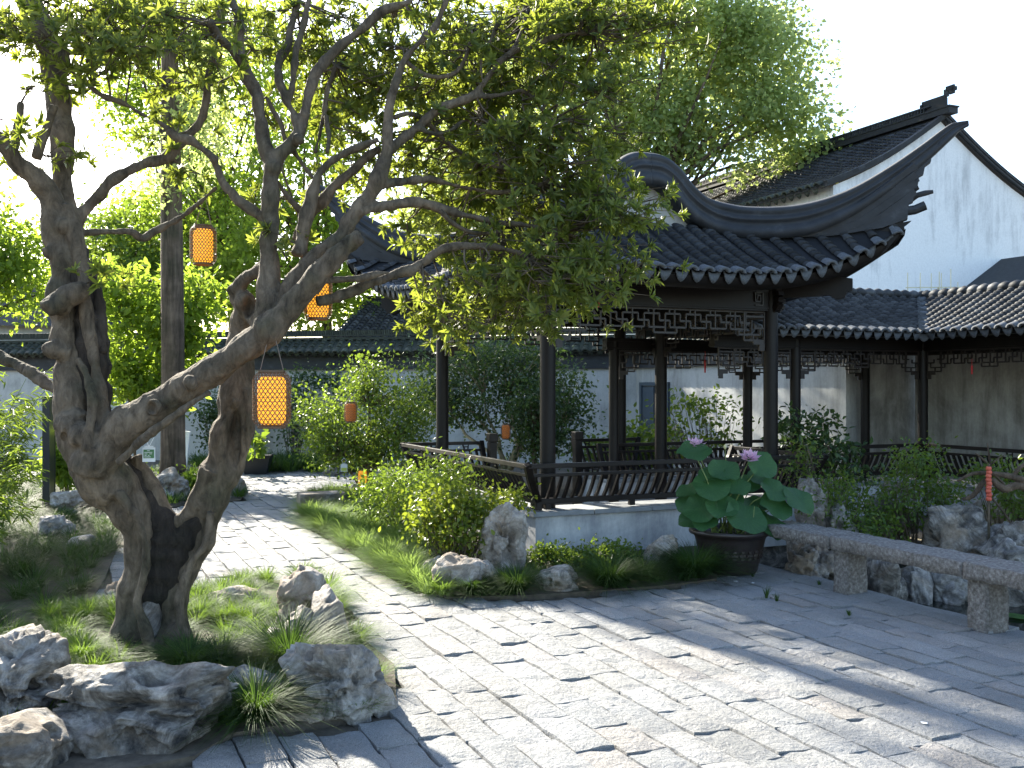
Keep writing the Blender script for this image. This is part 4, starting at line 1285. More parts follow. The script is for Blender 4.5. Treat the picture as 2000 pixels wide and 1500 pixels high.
# ------------------------------------------------------------------ rocks
_bm = bmesh.new(); bmesh.ops.create_icosphere(_bm, subdivisions=5, radius=1.0)
ICO_V = np.array([v.co[:] for v in _bm.verts]); ICO_F = np.array([[v.index for v in f.verts] for f in _bm.faces]); _bm.free()
_bm = bmesh.new(); bmesh.ops.create_icosphere(_bm, subdivisions=6, radius=1.0)
ICO6_V = np.array([v.co[:] for v in _bm.verts]); ICO6_F = np.array([[v.index for v in f.verts] for f in _bm.faces]); _bm.free()
_bm = bmesh.new(); bmesh.ops.create_icosphere(_bm, subdivisions=4, radius=1.0)
ICO4_V = np.array([v.co[:] for v in _bm.verts]); ICO4_F = np.array([[v.index for v in f.verts] for f in _bm.faces]); _bm.free()
def rock_mesh(size, seed, pits=6, rough=.34, lod=5, lumps=0.65, squash=.2, pit_dirs=None, strata=0.0):
    Vb, Fb = {4: (ICO4_V, ICO4_F), 5: (ICO_V, ICO_F), 6: (ICO6_V, ICO6_F)}[lod]
    r = np.random.default_rng(seed)
    P = Vb.copy()
    # cheap angular body
    cube = P / np.max(np.abs(P), axis=1, keepdims=True)
    P = P * .72 + cube * .28 * .8
    d = fbm(Vb * 1.25 + seed * 3.1, 3, seed) * lumps
    rid = 1 - np.abs(fbm(Vb * 2.3 + seed, 4, seed + 9)) * 2
    d = d + rid * rough * .42 + fbm(Vb * 5.5 + seed, 4, seed + 21) * rough * .24
    fine = (1 - np.abs(fbm(Vb * 9 + seed, 3, seed + 33)) * 2) * rough * .09
    rad = 1 + (d + fine) * .55
    # planes knocked off: chisel facets
    for k in range(7):
        n = r.normal(size=3); n /= np.linalg.norm(n); h = r.uniform(.62, .95)
        dp = Vb @ n
        lim = np.where(dp > .05, h / np.maximum(dp, .05), 9)
        rad = np.minimum(rad, lim + (rad - lim) * .25 * (rad > lim))
    dirs = list(pit_dirs) if pit_dirs is not None else []
    for k in range(pits):
        n = r.normal(size=3); n[2] *= .7; n[1] = -abs(n[1]) if r.random() < .65 else n[1]; dirs.append((*n, r.uniform(.12, .34), r.uniform(.15, .42)))
    for (a, b, c, w, dep) in dirs:
        n = np.array([a, b, c], float); n /= np.linalg.norm(n)
        warp = Vb + .12 * np.stack([vnoise(Vb * 4 + 5, seed + 51), vnoise(Vb * 4 + 9, seed + 52), vnoise(Vb * 4, seed + 53)], 1)
        ang = np.linalg.norm((warp - n), axis=1)
        t = np.clip(ang / w, 0, 3)
        rad -= dep * np.exp(-t ** 3.2) - .05 * np.exp(-((t - 1.25) / .3) ** 2)
    P = P * np.maximum(rad, .15)[:, None]
    if strata: P[:, 2] += strata * np.sin(P[:, 2] * 16 + fbm(P * 2, 2, seed) * 3) * .04
    S = np.array(size) / 2
    lo, hi = P.min(0), P.max(0)
    P = (P - (lo + hi) / 2) / ((hi - lo) / 2) * S
    P[:, 2] += S[2]
    low = P[:, 2] < size[2] * .10
    P[low, 2] = P[low, 2] - (size[2] * .10 - P[low, 2]) * .3
    return P, Fb
def rock_px(box, label, mat='rock', seed=1, dy=None, group=None, pits=6, lod=5, rough=.34, yaw=0.0, sink=.05, Y=None, parent=None, pit_dirs=None, lumps=.65, base=0.0, name='garden_rock'):
    x0, y0, x1, y1 = box
    Yf = Y if Y is not None else (CAM_H - base) * F_PX / (y1 - HOR)
    w = (x1 - x0) * Yf / F_PX; h = (y1 - y0) * Yf / F_PX
    dyy = dy if dy is not None else w * .62
    # the top is seen from above: the silhouette height shrinks a little with depth
    h = max(.05, h - (dyy * .35) * (CAM_H - base - h) / Yf)
    Yc = Yf + dyy * .5
    V, Fc = rock_mesh((w * Yc / Yf, dyy, h + sink), seed, pits, rough, lod, lumps, pit_dirs=pit_dirs)
    if yaw:
        c, s = math.cos(yaw), math.sin(yaw)
        V = np.stack([V[:, 0] * c - V[:, 1] * s, V[:, 0] * s + V[:, 1] * c, V[:, 2]], 1)
    loc = W((x0 + x1) / 2, HOR, Yc); loc.z = base - sink if Y is None else W(0, y1, Yf).z - sink
    me = mesh_np(name, [(V, Fc, 0)], M[mat], True)
    o = bpy.data.objects.new(name, me); o.location = loc; link(o, parent)
    if label: tag(o, label, 'rock', group)
    return o
gr = 'rocks edging the tree bed'
rock_px((90, 1298, 458, 1488), 'largest foreground rock, dark with long hollow and pale right end', 'rock_dark', 11, .62, gr, 4, 6, .8, pit_dirs=[(.05, -1, .30, .48, .62), (.45, -1, .42, .15, .6), (-.35, -1, -.05, .26, .4), (.62, -.8, -.05, .24, .45), (.2, -1, -.5, .3, .4), (-.7, -1, .5, .3, .3)])
rock_px((-90, 1238, 156, 1440), 'craggy dark rock cut by the left edge in front of the grass', 'rock_dark', 23, .7, gr, 6, 6, .8, pit_dirs=[(-.1, -1, .0, .34, .40), (.5, -1, -.4, .25, .25)])
rock_px((-60, 1400, 128, 1540), 'low pale grey rock in the bottom left corner', 'rock_dark', 31, .5, gr, 3, 5, .25, lumps=.35)
rock_px((546, 1246, 778, 1412), 'pale jagged rock at the bed corner, tallest beside the sunlit path', 'rock', 47, .50, gr, 5, 6, .85, pit_dirs=[(-.4, -1, -.35, .3, .28), (.35, -1, -.1, .3, .2)])
rock_px((500, 1352, 640, 1416), 'low brownish rock tucked below the pale jagged corner rock', 'rock', 53, .3, gr, 3, 5, .3)
rock_px((410, 1310, 565, 1385), 'flat rock half hidden behind the dark grass tuft', 'rock', 61, .35, gr, 3, 5, .3)
rock_px((535, 1108, 655, 1248), 'upright sunlit rock with a grass tuft growing on its shoulder', 'rock_warm', 71, .38, gr, 4, 5, .42)
rock_px((582, 1150, 686, 1276), 'brown broken rock at the right edge of the tree bed', 'rock_warm', 73, .34, gr, 4, 5, .40)
rock_px((550, 1188, 616, 1276), 'small yellowish rock in front of the upright sunlit rock', 'rock_warm', 79, .22, gr, 2, 5, .4)
rock_px((520, 1225, 580, 1280), 'smooth small grey rock lying in the grass', 'rock', 83, .22, gr, 1, 4, .2)
rock_px((390, 1148, 520, 1190), 'low sunlit rock behind the pale grass', 'rock_warm', 87, .3, gr, 3, 4, .35)
rock_px((205, 1138, 262, 1184), 'pointed flat rock just left of the old trunk', 'rock_warm', 91, .3, gr, 2, 4, .35)
g2 = 'rocks under the bamboo'
rock_px((104, 955, 190, 1010), 'pinkish rock behind the old trunk at the foot of the black signboard', 'rock_warm', 101, .5, g2, 3, 5, .36)
rock_px((66, 1006, 150, 1062), 'round pitted grey rock in the left grass', 'rock', 103, .35, g2, 4, 5, .36)
rock_px((128, 1046, 182, 1078), 'low smooth rock touching the pitted grey one', 'rock', 107, .25, g2, 1, 4, .2)
g3 = 'rocks by the pavilion plinth'
rock_px((934, 980, 1032, 1130), 'tall standing pitted rock at the plinth corner', 'rock_warm', 113, .36, g3, 2, 6, .30, pit_dirs=[(-.35, -1, .62, .19, .8), (.05, -1, .42, .15, .8), (.45, -1, .3, .18, .8), (.35, -1, -.25, .32, .5), (-.5, -1, -.1, .16, .4)], lumps=.35)
rock_px((842, 1082, 952, 1166), 'rounded brown rock leaning against the standing rock', 'rock_warm', 127, .36, g3, 2, 5, .26, lumps=.35)
rock_px((905, 1092, 974, 1160), 'brown boulder wedged between the standing rock and the rounded rock', 'rock_warm', 128, .3, g3, 2, 5, .26)
rock_px((818, 1088, 866, 1134), 'small knobbly rock at the tip of the grass bank', 'rock_warm', 131, .25, g3, 4, 5, .4)
rock_px((1036, 1106, 1130, 1160), 'low white rock with a dark slot in front of the plinth', 'rock', 137, .32, g3, 1, 5, .34, pit_dirs=[(.1, -1, -.1, .18, .35), (-.4, -1, -.1, .16, .3)])
rock_px((1248, 1044, 1326, 1124), 'grey split rock leaning on the plinth beside the lotus pot', 'rock', 139, .3, g3, 3, 5, .36)
g4 = 'rocks along the far path'
rock_px((286, 912, 372, 982), 'pale holed rock at the foot of the tall straight trunk', 'rock', 149, .7, g4, 4, 5, .38, Y=14.2, pit_dirs=[(-.25, -1, .3, .13, .5), (.25, -1, .3, .13, .5), (.3, -1, .0, .12, .4)])
rock_px((438, 930, 484, 974), 'grey rock at the path edge right of the old trunk', 'rock', 151, .5, g4, 3, 4, .36, Y=14.8)
rock_px((632, 902, 668, 930), 'grey rock in the grass strip under the back wall', 'rock', 157, .5, g4, 3, 4, .36, Y=18.6)
rock_px((683, 940, 732, 972), 'pale rock carrying the small standing lantern', 'rock_warm', 163, .5, g4, 0, 4, .15, Y=14.6, lumps=.25)
rock_px((1290, 826, 1345, 905), 'brown weathered rock behind the pavilion shrubs', 'rock_warm', 167, .6, g4, 3, 4, .4, Y=16.5)
# low stone slab at the path bend
m = MB(); m.box((0, 0, .12), (.62, .35, .24)); o = m.build('stone_slab', M['rock_dark'], None, bevel=.02); o.location = G(628, 996); o.rotation_euler = (0, 0, .35); tag(o, 'low dark stone slab at the bend of the path', 'slab')

# rockery across the pond
g5 = 'rockery beyond the pond'
rk = [((1560, 930, 1618, 1030), 'brown hooked rock rising right of the lotus leaves', 'rock_warm', 201, 9.6), ((1608, 972, 1664, 1042), 'white streaked rock beside the brown hooked one', 'rock', 203, 9.5),
      ((1725, 918, 1790, 1010), 'tall grey rock in front of the corridor plinth', 'rock', 207, 10.4), ((1690, 960, 1770, 1060), 'dark rock under the azalea', 'rock_dark', 211, 10.0),
      ((1800, 985, 1930, 1100), 'big blue grey rock with white veins behind the bench', 'rock_dark', 213, 9.2), ((1880, 960, 1990, 1040), 'pale tan rock behind the bare branches', 'rock_warm', 217, 10.0),
      ((1900, 1015, 2040, 1120), 'dark holed rock behind the bench at the right edge', 'rock_dark', 219, 8.9), ((1930, 1050, 1985, 1095), 'small round white rock near the right edge', 'rock', 223, 8.6),
      ((1530, 1062, 1600, 1118), 'dark rock in the gap under the left end of the bench', 'rock_dark', 227, 8.8), ((1572, 1064, 1640, 1128), 'veined grey rock left of the first bench leg', 'rock_dark', 229, 8.9),
      ((1690, 1085, 1760, 1166), 'dark bank rock right of the first bench leg', 'rock_dark', 233, 8.8), ((1748, 1096, 1826, 1172), 'tan bank rock with moss at the water', 'rock', 239, 8.9),
      ((1815, 1105, 1900, 1172), 'broad grey bank rock at the water', 'rock', 241, 8.9), ((1890, 1100, 2010, 1176), 'dark bank rock behind the second bench leg', 'rock_dark', 251, 8.8),
      ((1640, 1050, 1720, 1110), 'grey rock seen just above the bench slab', 'rock_dark', 257, 9.3), ((1540, 1020, 1580, 1070), 'small pale rock behind the bench end', 'rock', 263, 9.2),
      ((1960, 930, 2060, 1010), 'shadowed rock at the far right of the rockery', 'rock_dark', 269, 9.9), ((1000 + 640, 1010, 1700, 1070), 'mossy grey rock below the azalea', 'rock_dark', 271, 9.6)]
for (bx, lb, mt, sd, Y) in rk:
    rock_px(bx, lb, mt, sd, .55, g5, 5, 5, .42, Y=Y, sink=.25)

# ------------------------------------------------------------------ stone bench
BL = Vector((2.74, 8.06, 0))
bench = thing('stone_bench', 'long rough granite slab bench on block legs beside the pond', 'bench', BL, math.atan2(-U2.y, -U2.x))
def rough_block(x0, x1, y0, y1, z0, z1, seed, amp=.008, step=.035):
    nx = max(2, int((x1 - x0) / step)); ny = max(2, int((y1 - y0) / step)); nz = max(2, int((z1 - z0) / step))
    bm = bmesh.new()
    bmesh.ops.create_cube(bm, size=1.0)
    V = []; F_ = []
    idx = {}
    def vid(i, j, k):
        if (i, j, k) not in idx:
            idx[(i, j, k)] = len(V); V.append((x0 + (x1 - x0) * i / nx, y0 + (y1 - y0) * j / ny, z0 + (z1 - z0) * k / nz))
        return idx[(i, j, k)]
    for i in range(nx):
        for j in range(ny):
            F_.append((vid(i, j, 0), vid(i, j + 1, 0), vid(i + 1, j + 1, 0), vid(i + 1, j, 0))); F_.append((vid(i, j, nz), vid(i + 1, j, nz), vid(i + 1, j + 1, nz), vid(i, j + 1, nz)))
    for i in range(nx):
        for k in range(nz):
            F_.append((vid(i, 0, k), vid(i + 1, 0, k), vid(i + 1, 0, k + 1), vid(i, 0, k + 1))); F_.append((vid(i, ny, k), vid(i, ny, k + 1), vid(i + 1, ny, k + 1), vid(i + 1, ny, k)))
    for j in range(ny):
        for k in range(nz):
            F_.append((vid(0, j, k), vid(0, j, k + 1), vid(0, j + 1, k + 1), vid(0, j + 1, k))); F_.append((vid(nx, j, k), vid(nx, j + 1, k), vid(nx, j + 1, k + 1), vid(nx, j, k + 1)))
    bm.free()
    V = np.array(V); c = np.array([(x0 + x1) / 2, (y0 + y1) / 2, (z0 + z1) / 2])
    n3 = np.stack([fbm(V * 14 + seed, 3, seed), fbm(V * 14 + seed + 7, 3, seed + 3), fbm(V * 14 + seed + 13, 3, seed + 5)], 1)
    V = V + n3 * amp
    return mesh_np('block', [(V, np.array(F_), 0)], M['bench'], True)
# local x = along the bench towards the camera, local y = away from the pond? (left of heading)
for i, (a, b) in enumerate(((-.92, -.06), (-.055, 1.26), (1.265, 2.6))):
    obj('seat_slab', rough_block(a, b, -.17 + .004 * i, .19, .345, .445 + .004 * i, 40 + i, .009), bench)
for i, a in enumerate((0.0, 1.33)):
    obj('leg', rough_block(a - .085, a + .085, -.10, .095, -.04, .34, 50 + i, .006), bench)

# ------------------------------------------------------------------ lotus in a big dark pot
PT = Vector((1.96, 8.95, 0))
pot = thing('plant_pot', 'big dark glazed pot holding the lotus beside the stone bench', 'pot', PT)
m = MB(); m.lathe([(0, 0), (.225, 0), (.24, .02), (.275, .15), (.31, .30), (.325, .335), (.36, .345), (.368, .365), (.36, .385), (.335, .385), (.315, .36), (.30, .32), (0, .32)], 40); m.build('pot_body', M['pot'], pot, True)
m = MB()
for i in range(14):
    a = math.pi + math.pi * i / 13
    for (da, dz) in ((0, 0), (.05, .03), (.10, 0), (.05, -.03)):
        q = a + da; r_ = .285 + (dz) * .22
        m.box((r_ * math.cos(q), r_ * math.sin(q), .18 + dz), (.012, .03, .02), Matrix.Rotation(q, 3, 'Z'))
m.build('relief_band', M['pot'], pot)
m = MB(); m.lathe([(0, .33), (.31, .33)], 24); m.build('pot_soil', M['soil'], pot)
lotus = thing('lotus_plant', 'lotus with broad round leaves and pink flowers growing in the dark pot', 'plant', PT + Vector((0, 0, .33)))
def lotus_leaf_mesh(seed, fold=0.0):
    r = random.Random(seed); nr, na = 5, 30; vs = [(0, 0, -.10)]; ph = [r.uniform(0, 6.28) for _ in range(4)]
    for i in range(1, nr + 1):
        q = i / nr
        for k in range(na):
            a = 2 * math.pi * k / na
            rad = q * (1 + .05 * math.sin(2 * a + ph[0]) + .03 * math.sin(5 * a + ph[1]))
            z = -.10 + .13 * q ** 1.5 + .10 * q ** 3 * math.sin(3 * a + ph[2]) + .05 * q ** 4 * math.sin(7 * a + ph[3]) - fold * abs(math.cos(a)) * q * q * .5
            vs.append((rad * math.cos(a), rad * math.sin(a), z))
    fs = [(0, 1 + k, 1 + (k + 1) % na) for k in range(na)]
    for i in range(nr - 1):
        for k in range(na):
            fs.append((1 + i * na + k, 1 + (i + 1) * na + k, 1 + (i + 1) * na + (k + 1) % na, 1 + i * na + (k + 1) % na))
    m = MB(); m.add(vs, fs); return m.mesh('leaf', M['lotus'], True)
ll = [lotus_leaf_mesh(i, f) for i, f in enumerate((0, .1, .25, .0, .5))]
# (px, py, radius px, tilt toward camera, tilt sideways, depth offset, mesh)
leafs = [(1356, 881, 34, .55, .1, -.05, 0), (1390, 948, 36, .95, .25, -.12, 3), (1390, 925, 25, .7, .3, .0, 1), (1414, 918, 29, 1.0, -.15, -.02, 0), (1440, 950, 24, .95, -.1, -.10, 3), (1488, 906, 31, 1.15, -.5, .0, 1), (1512, 957, 27, .95, -.45, -.05, 0),
         (1460, 945, 24, .85, .0, .08, 3), (1482, 932, 22, .8, -.2, .12, 1), (1562, 976, 34, .85, -.75, -.02, 2), (1458, 1008, 40, .95, -.35, -.26, 2), (1368, 992, 34, .9, .5, -.14, 0), (1342, 955, 23, .5, .7, .06, 2), (1411, 990, 30, .9, .0, -.22, 3),
         (1350, 1012, 26, .7, .7, -.05, 1), (1516, 988, 32, .9, -.45, -.10, 0), (1506, 1024, 32, .95, -.6, -.18, 2), (1378, 1018, 24, .8, .3, -.22, 1), (1536, 962, 24, .7, -.6, .1, 0), (1342, 978, 24, .8, .6, .02, 4), (1430, 975, 22, .9, .1, -.05, 0), (1475, 985, 24, .8, -.1, .05, 1)]
for i, (px, py, rp, tf, ts, dd, k) in enumerate(leafs):
    Y = PT.y + dd; p = W(px, py, Y) - lotus.location; rad = rp * Y / F_PX * 1.06
    mt = Matrix.Translation(p) @ Matrix.Rotation(-ts * .8, 4, 'Y') @ Matrix.Rotation(tf * .72, 4, 'X') @ Matrix.Rotation(i * 1.7, 4, 'Z') @ Matrix.Diagonal((rad, rad, rad, 1))
    obj('leaf', ll[k], lotus, mt)
    s = MB(); b = Vector((random.uniform(-.18, .18), random.uniform(-.18, .18), 0)); t = mt @ Vector((0, 0, -.11))
    mid = b.lerp(t, .6) + Vector((0, 0, .06)); s.tube([b, mid, t], [.006, .005, .004], 6); s.build('stalk', M['stalk'], lotus, True)
def petal_mesh():
    m = MB(); vs = []; fs = []
    for i in range(6):
        q = i / 5; w = math.sin(min(1, q * 1.12 + .04) * math.pi) ** .8 * .28
        for j in (-1, -.5, 0, .5, 1):
            vs.append((q * .55 - .25 * q * q + abs(j) * .02, j * w, q * .95 + .10 * (j * j)))
    for i in range(5):
        for j in range(4): fs.append((i * 5 + j, i * 5 + j + 1, (i + 1) * 5 + j + 1, (i + 1) * 5 + j))
    m.add(vs, fs); return m.mesh('petal', M['petal'], True)
pm = petal_mesh()
def lotus_flower(px, py, rp, dd, tilt):
    Y = PT.y + dd; p = W(px, py, Y) - lotus.location; r_ = rp * Y / F_PX
    m = MB(); m.lathe([(0, -.02), (.10, 0), (.18, .22), (.19, .26), (0, .27)], 12); f = m.build('flower', M['seedpod'], lotus, True)
    f.matrix_local = Matrix.Translation(p) @ Matrix.Rotation(tilt, 4, 'X') @ Matrix.Diagonal((r_, r_, r_, 1))
    for ring, (n, op, sc) in enumerate(((6, .25, .85), (7, .75, 1.05), (7, 1.15, 1.1))):
        for k in range(n):
            obj('petal', pm, f, Matrix.Rotation(2 * math.pi * (k + ring * .5) / n, 4, 'Z') @ Matrix.Rotation(op * .8, 4, 'Y') @ Matrix.Diagonal((sc, sc, sc, 1)))
    s = MB(); b = Vector((random.uniform(-.1, .1), random.uniform(-.1, .1), 0)); s.tube([b, b.lerp(p, .6) + Vector((0, 0, .05)), p], [.006, .005, .004], 6); s.build('stalk', M['stalk'], lotus, True)
lotus_flower(1464, 896, 20, .02, .5); lotus_flower(1357, 872, 21, .12, .2)
s = MB(); pb = W(1416, 874, PT.y + .1) - lotus.location; s.lathe([(0, -.02), (.010, -.01), (.014, .005), (.009, .022), (0, .03)], 10, pb); s.build('bud', M['bud'], lotus, True)
s = MB(); s.tube([(0, .05, 0), pb * .6 + Vector((0, 0, .05)), pb], [.005, .004, .003], 6); s.build('stalk', M['stalk'], lotus, True)
for i in range(26):
    s = MB() if i == 0 else s
    a = rng.uniform(0, 6.28); rr_ = rng.uniform(.05, .27)
    b = Vector((math.cos(a) * rr_, math.sin(a) * rr_, 0)); s.tube([b, b + Vector((math.cos(a) * .03, math.sin(a) * .03, rng.uniform(.1, .3)))], [.005, .003], 5)
s.build('stem_stubs', M['stalk'], lotus, True)['kind'] = 'stuff'

# lily pads
for i in range(15):
    a = rng.uniform(6.05, 7.35); b = rng.uniform(5.2, 7.0)
    p = AB(a, b, -.293 + .0008 * i); rr_ = rng.uniform(.06, .11)
    m = MB(); n = 18; st = rng.uniform(0, 6.28)
    vs = [(0, 0, 0)] + [(rr_ * math.cos(st + .15 + (2 * math.pi - .3) * k / n), rr_ * math.sin(st + .15 + (2 * math.pi - .3) * k / n), .004 * math.sin(k)) for k in range(n + 1)]
    m.add(vs, [(0, k + 1, k + 2) for k in range(n)]); o = m.build('lily_pad', M['lily']); o.location = p
    tag(o, 'round green lily pad floating on dark pond water behind the bench', 'lily pad', 'lily pads behind the bench legs')

# ------------------------------------------------------------------ woven lanterns
def lantern(px, py, wpx, hpx, Y, label, lamp='lamp', hang=None, proto={}):
    R = wpx / 2 * Y / F_PX; H = hpx * Y / F_PX; c = W(px, py, Y)
    t = thing('lantern', label, 'lantern', c, 0, 'woven bamboo lanterns')
    key = lamp
    if key not in proto:
        # unit lantern: radius 1, height 2, z from -1 to 1
        def rad(z):
            a = abs(z)
            return 1.0 if a < .62 else max(.66, (1 - ((a - .62) / .38) ** 2 * .36))
        wv = MB(); n, st = 26, 16
        for sgn in (1, -1):
            for k in range(n):
                pts = []
                for i in range(st + 1):
                    z = -.93 + 1.86 * i / st; a = 2 * math.pi * k / n + sgn * z * 1.15 + (0.06 if sgn > 0 else 0)
                    rr_ = rad(z) + .008 * sgn
                    pts.append((a, rr_, z))
                b = len(wv.v); hw = .030
                for (a, rr_, z) in pts:
                    for q in (-1, 1): wv.v.append((rr_ * math.cos(a + q * hw), rr_ * math.sin(a + q * hw), z))
                for i in range(st): wv.f.append((b + 2 * i, b + 2 * i + 1, b + 2 * i + 3, b + 2 * i + 2)); wv.m.append(0)
        for i in range(12):
            z = -.82 + 1.64 * i / 11; rr_ = rad(z)
            wv.lathe([(rr_ + .004, z - .010), (rr_ + .004, z + .010)], 40)
        ri = MB(); ri.lathe([(.62, .90), (.70, .90), (.70, 1.0), (.62, 1.0), (.62, .90)], 28)
        ro = MB(); ro.lathe([(.64, -1.0), (.74, -1.0), (.74, -.90), (.64, -.90), (.64, -1.0)], 28)
        lp = MB(); lp.lathe([(.0, -.86), (.55, -.86), (.70, -.74), (.74, -.5), (.74, .5), (.70, .68), (.55, .78), (0, .78)], 20)
        co = MB()
        proto[key] = (wv.mesh('weave', M['bamboo_weave']), ri.mesh('rim', M['bamboo_weave'], True), ro.mesh('rim', M['bamboo_weave'], True), lp.mesh('lamp_shade', M[lamp], True))
    S = Matrix.Diagonal((R, R, H / 2, 1)) @ Matrix.Rotation(px * .37, 4, 'Z')
    for nm, me in zip(('weave', 'rim', 'rim', 'lamp_shade'), proto[key]): obj(nm, me, t, S)
    if hang:
        h = Vector(hang) - c; cm = MB()
        for sx in (-1, 1): cm.tube([(sx * R * .62, 0, H * .49), (sx * R * .3 + h.x * .6, h.y * .6, H * .5 + (h.z - H * .5) * .6), (h.x + sx * .006, h.y, h.z)], .0028, 5)
        cm.build('hanging_cord', M['cord'], t)
    return t
lantern(531, 780, 74, 113, 5.9, 'largest glowing lantern hanging low from the diagonal limb', hang=W(531, 645, 5.92))
lantern(397, 479, 51, 78, 6.5, 'glowing lantern hanging highest, from a thin bent branch', hang=W(400, 388, 6.5))
lantern(621, 580, 56, 90, 6.2, 'glowing lantern half behind the slanting limbs', hang=W(632, 520, 6.2))
lantern(685, 805, 26, 41, 13.6, 'small unlit lantern in front of the leafy round shrub', 'lamp_dim', hang=W(690, 770, 13.7))
lantern(988, 843, 20, 31, 14.9, 'tiny orange lantern seen between the pavilion columns', 'lamp_dim', hang=W(990, 815, 15.0))
lantern(708, 934, 22, 37, 14.4, 'small lantern standing on a pale rock under the shrub', hang=W(712, 908, 14.4))

# ------------------------------------------------------------------ hanging plant tags, signs
def plant_tag(px, py, w, h, Y, label, top, green=True, yaw=.15):
    c = W(px, py, Y); k = Y / F_PX; w *= k; h *= k
    t = thing('plant_tag', label, 'tag', c, yaw)
    m = MB(); m.box((0, 0, 0), (w, .004, h)); m.box((0, 0, h * .56), (w * .7, .003, h * .10)); m.build('sleeve', M['tag_clear'], t)
    m = MB(); m.box((0, -.004, h * .06 if green else -h * .18), (w * .82, .003, h * .60 if green else h * .45)); m.build('card', M['tag_green'] if green else M['seedpod'], t)
    if green:
        m = MB()
        for (x, z, l) in ((-.02, .28, .2), (-.03, .17, .62), (-.22, .06, .22), (.16, .06, .2), (-.24, -.04, .16), (0, -.04, .12), (-.1, -.15, .5)):
            m.box((x * w, -.007, z * h), (l * w, .002, h * .03))
        m.build('print', M['white_paint'], t)
    m = MB(); tp = Vector(top) - c
    for s in (-1, 1): m.tube([(0, 0, h * .55), (s * w * .35 + tp.x * .5, tp.y * .5, h * .55 + (tp.z - h * .55) * .55), tp], .0022, 5)
    m.build('string', M['white_paint'], t)
plant_tag(291, 888, 24, 28, 6.0, 'green printed plant tag in a clear sleeve hanging from the diagonal limb', W(293, 838, 5.98))
plant_tag(672, 914, 13, 14, 13.9, 'small white plant tag hanging under the leafy round shrub', W(672, 894, 13.9), False)
c = W(356, 900, 19.0)
sg_ = thing('info_sign', 'narrow white sign with blue lettering behind the tall straight trunk', 'sign', Vector((c.x, c.y, 0)), -.1)
m = MB(); m.box((0, 0, .35), (.22, .04, .95), Matrix.Rotation(.1, 3, 'Y')); m.build('panel', M['white_paint'], sg_)
m = MB()
for (x, z, w, h) in ((-.02, .36, .10, .02), (-.02, .28, .10, .02), (-.065, .32, .02, .10), (.03, .32, .02, .10), (-.02, .32, .10, .02), (-.02, .15, .12, .02), (-.02, .18, .02, .08), (.02, .10, .02, .06)):
    m.box((x, -.024, z), (w, .006, h))
m.build('lettering', M['blue_ink'], sg_)
c = G(96, 1002)
sb = thing('signboard', 'tall narrow black signboard standing edge-on in the bamboo', 'sign', c, 1.86)
k = c.y / F_PX
m = MB(); m.box((0, 0, 114 * k), (.50, .07, 228 * k)); m.build('panel', M['black_metal'], sb, bevel=.004)
m = MB(); m.box((-.255, 0, 114 * k), (.012, .085, 228 * k)); m.box((.255, 0, 114 * k), (.012, .085, 228 * k)); m.build('edge_trim', M['black_metal'], sb)
# aerial behind the corridor roof
ca = W(1822, 562, 15.6)
an = thing('aerial', 'thin yellowish aerial with upright rods above the corridor roof', 'aerial', ca, .05)
k = 15.6 / F_PX
m = MB(); m.bar((-54 * k, 0, 0), (58 * k, 0, .01), .012, .016); m.build('boom', M['antenna'], an)
for (x, h, b) in ((-51, 29, -10), (-26, 29, -10), (-4, 28, -10), (12, 31, -8), (16, 29, -8), (35, 37, -5), (49, 11, 0)):
    m = MB(); m.tube([(x * k, -.012, b * k), (x * k, -.012, h * k)], .007, 6); m.build('rod', M['antenna'], an)
m = MB(); m.tube([(13 * k, .03, 0), (13 * k, .03, -1.2)], .02, 6); m.build('mast', M['antenna'], an)
# red tassels
def tassel(px, py, L, Y, label):
    c = W(px, py, Y); t = thing('tassel', label, 'tassel', c, 0, 'red tassels under the eaves'); L *= Y / F_PX
    m = MB(); m.tube([(0, 0, L), (0, 0, L * .6)], .004, 5); m.build('cord', M['red'], t)
    m = MB(); m.tube([(0, 0, L * .6), (0, 0, L * .5), (0, 0, 0)], [.006, .014, .010], 7); m.build('fringe', M['red'], t)
tassel(1377, 728, 42, 13.2, 'red tassel hanging in the middle of the pavilion')
tassel(1898, 731, 30, 12.6, 'red tassel hanging from the corridor fretwork at right')
tassel(1169, 600, 14, 9.95, 'short red tassel tied to the front fretwork')
# red wrapped stake
c0 = W(1931, 978, 9.2); st_ = thing('wrapped_stake', 'upright stake wrapped in red cloth among bare branches', 'stake', c0)
m = MB(); m.tube([(0, 0, -.4), (0, 0, .34)], .012, 6); m.build('stake', M['bark'], st_)
m = MB()
for i in range(9):
    z = i * .035; m.tube([(0, 0, z), (0.004 * math.sin(i * 2), 0, z + .02), (0, 0, z + .036)], [.022, .027, .021], 9)
m.build('wrapping', M['red_wrap'], st_, True)
# litter specks
for i, (x, y) in enumerate(((1437, 1139), (1471, 1142), (1805, 1418))):
    m = MB(); n = 7; m.add([(math.cos(6.28 * k / n) * .022 * (1 + .4 * math.sin(k * 3)), math.sin(6.28 * k / n) * .014, .002 * (k % 2)) for k in range(n)], [tuple(range(n))])
    o = m.build('fallen_petal', M['white_paint']); o.location = G(x, y) + Vector((0, 0, .016)); o.rotation_euler = (0, 0, i)
    tag(o, ('white petal lying on the paving nearest the lotus pot', 'white petal on the paving right below the pot', 'lone white fleck on the paving at lower right')[i], 'petal')
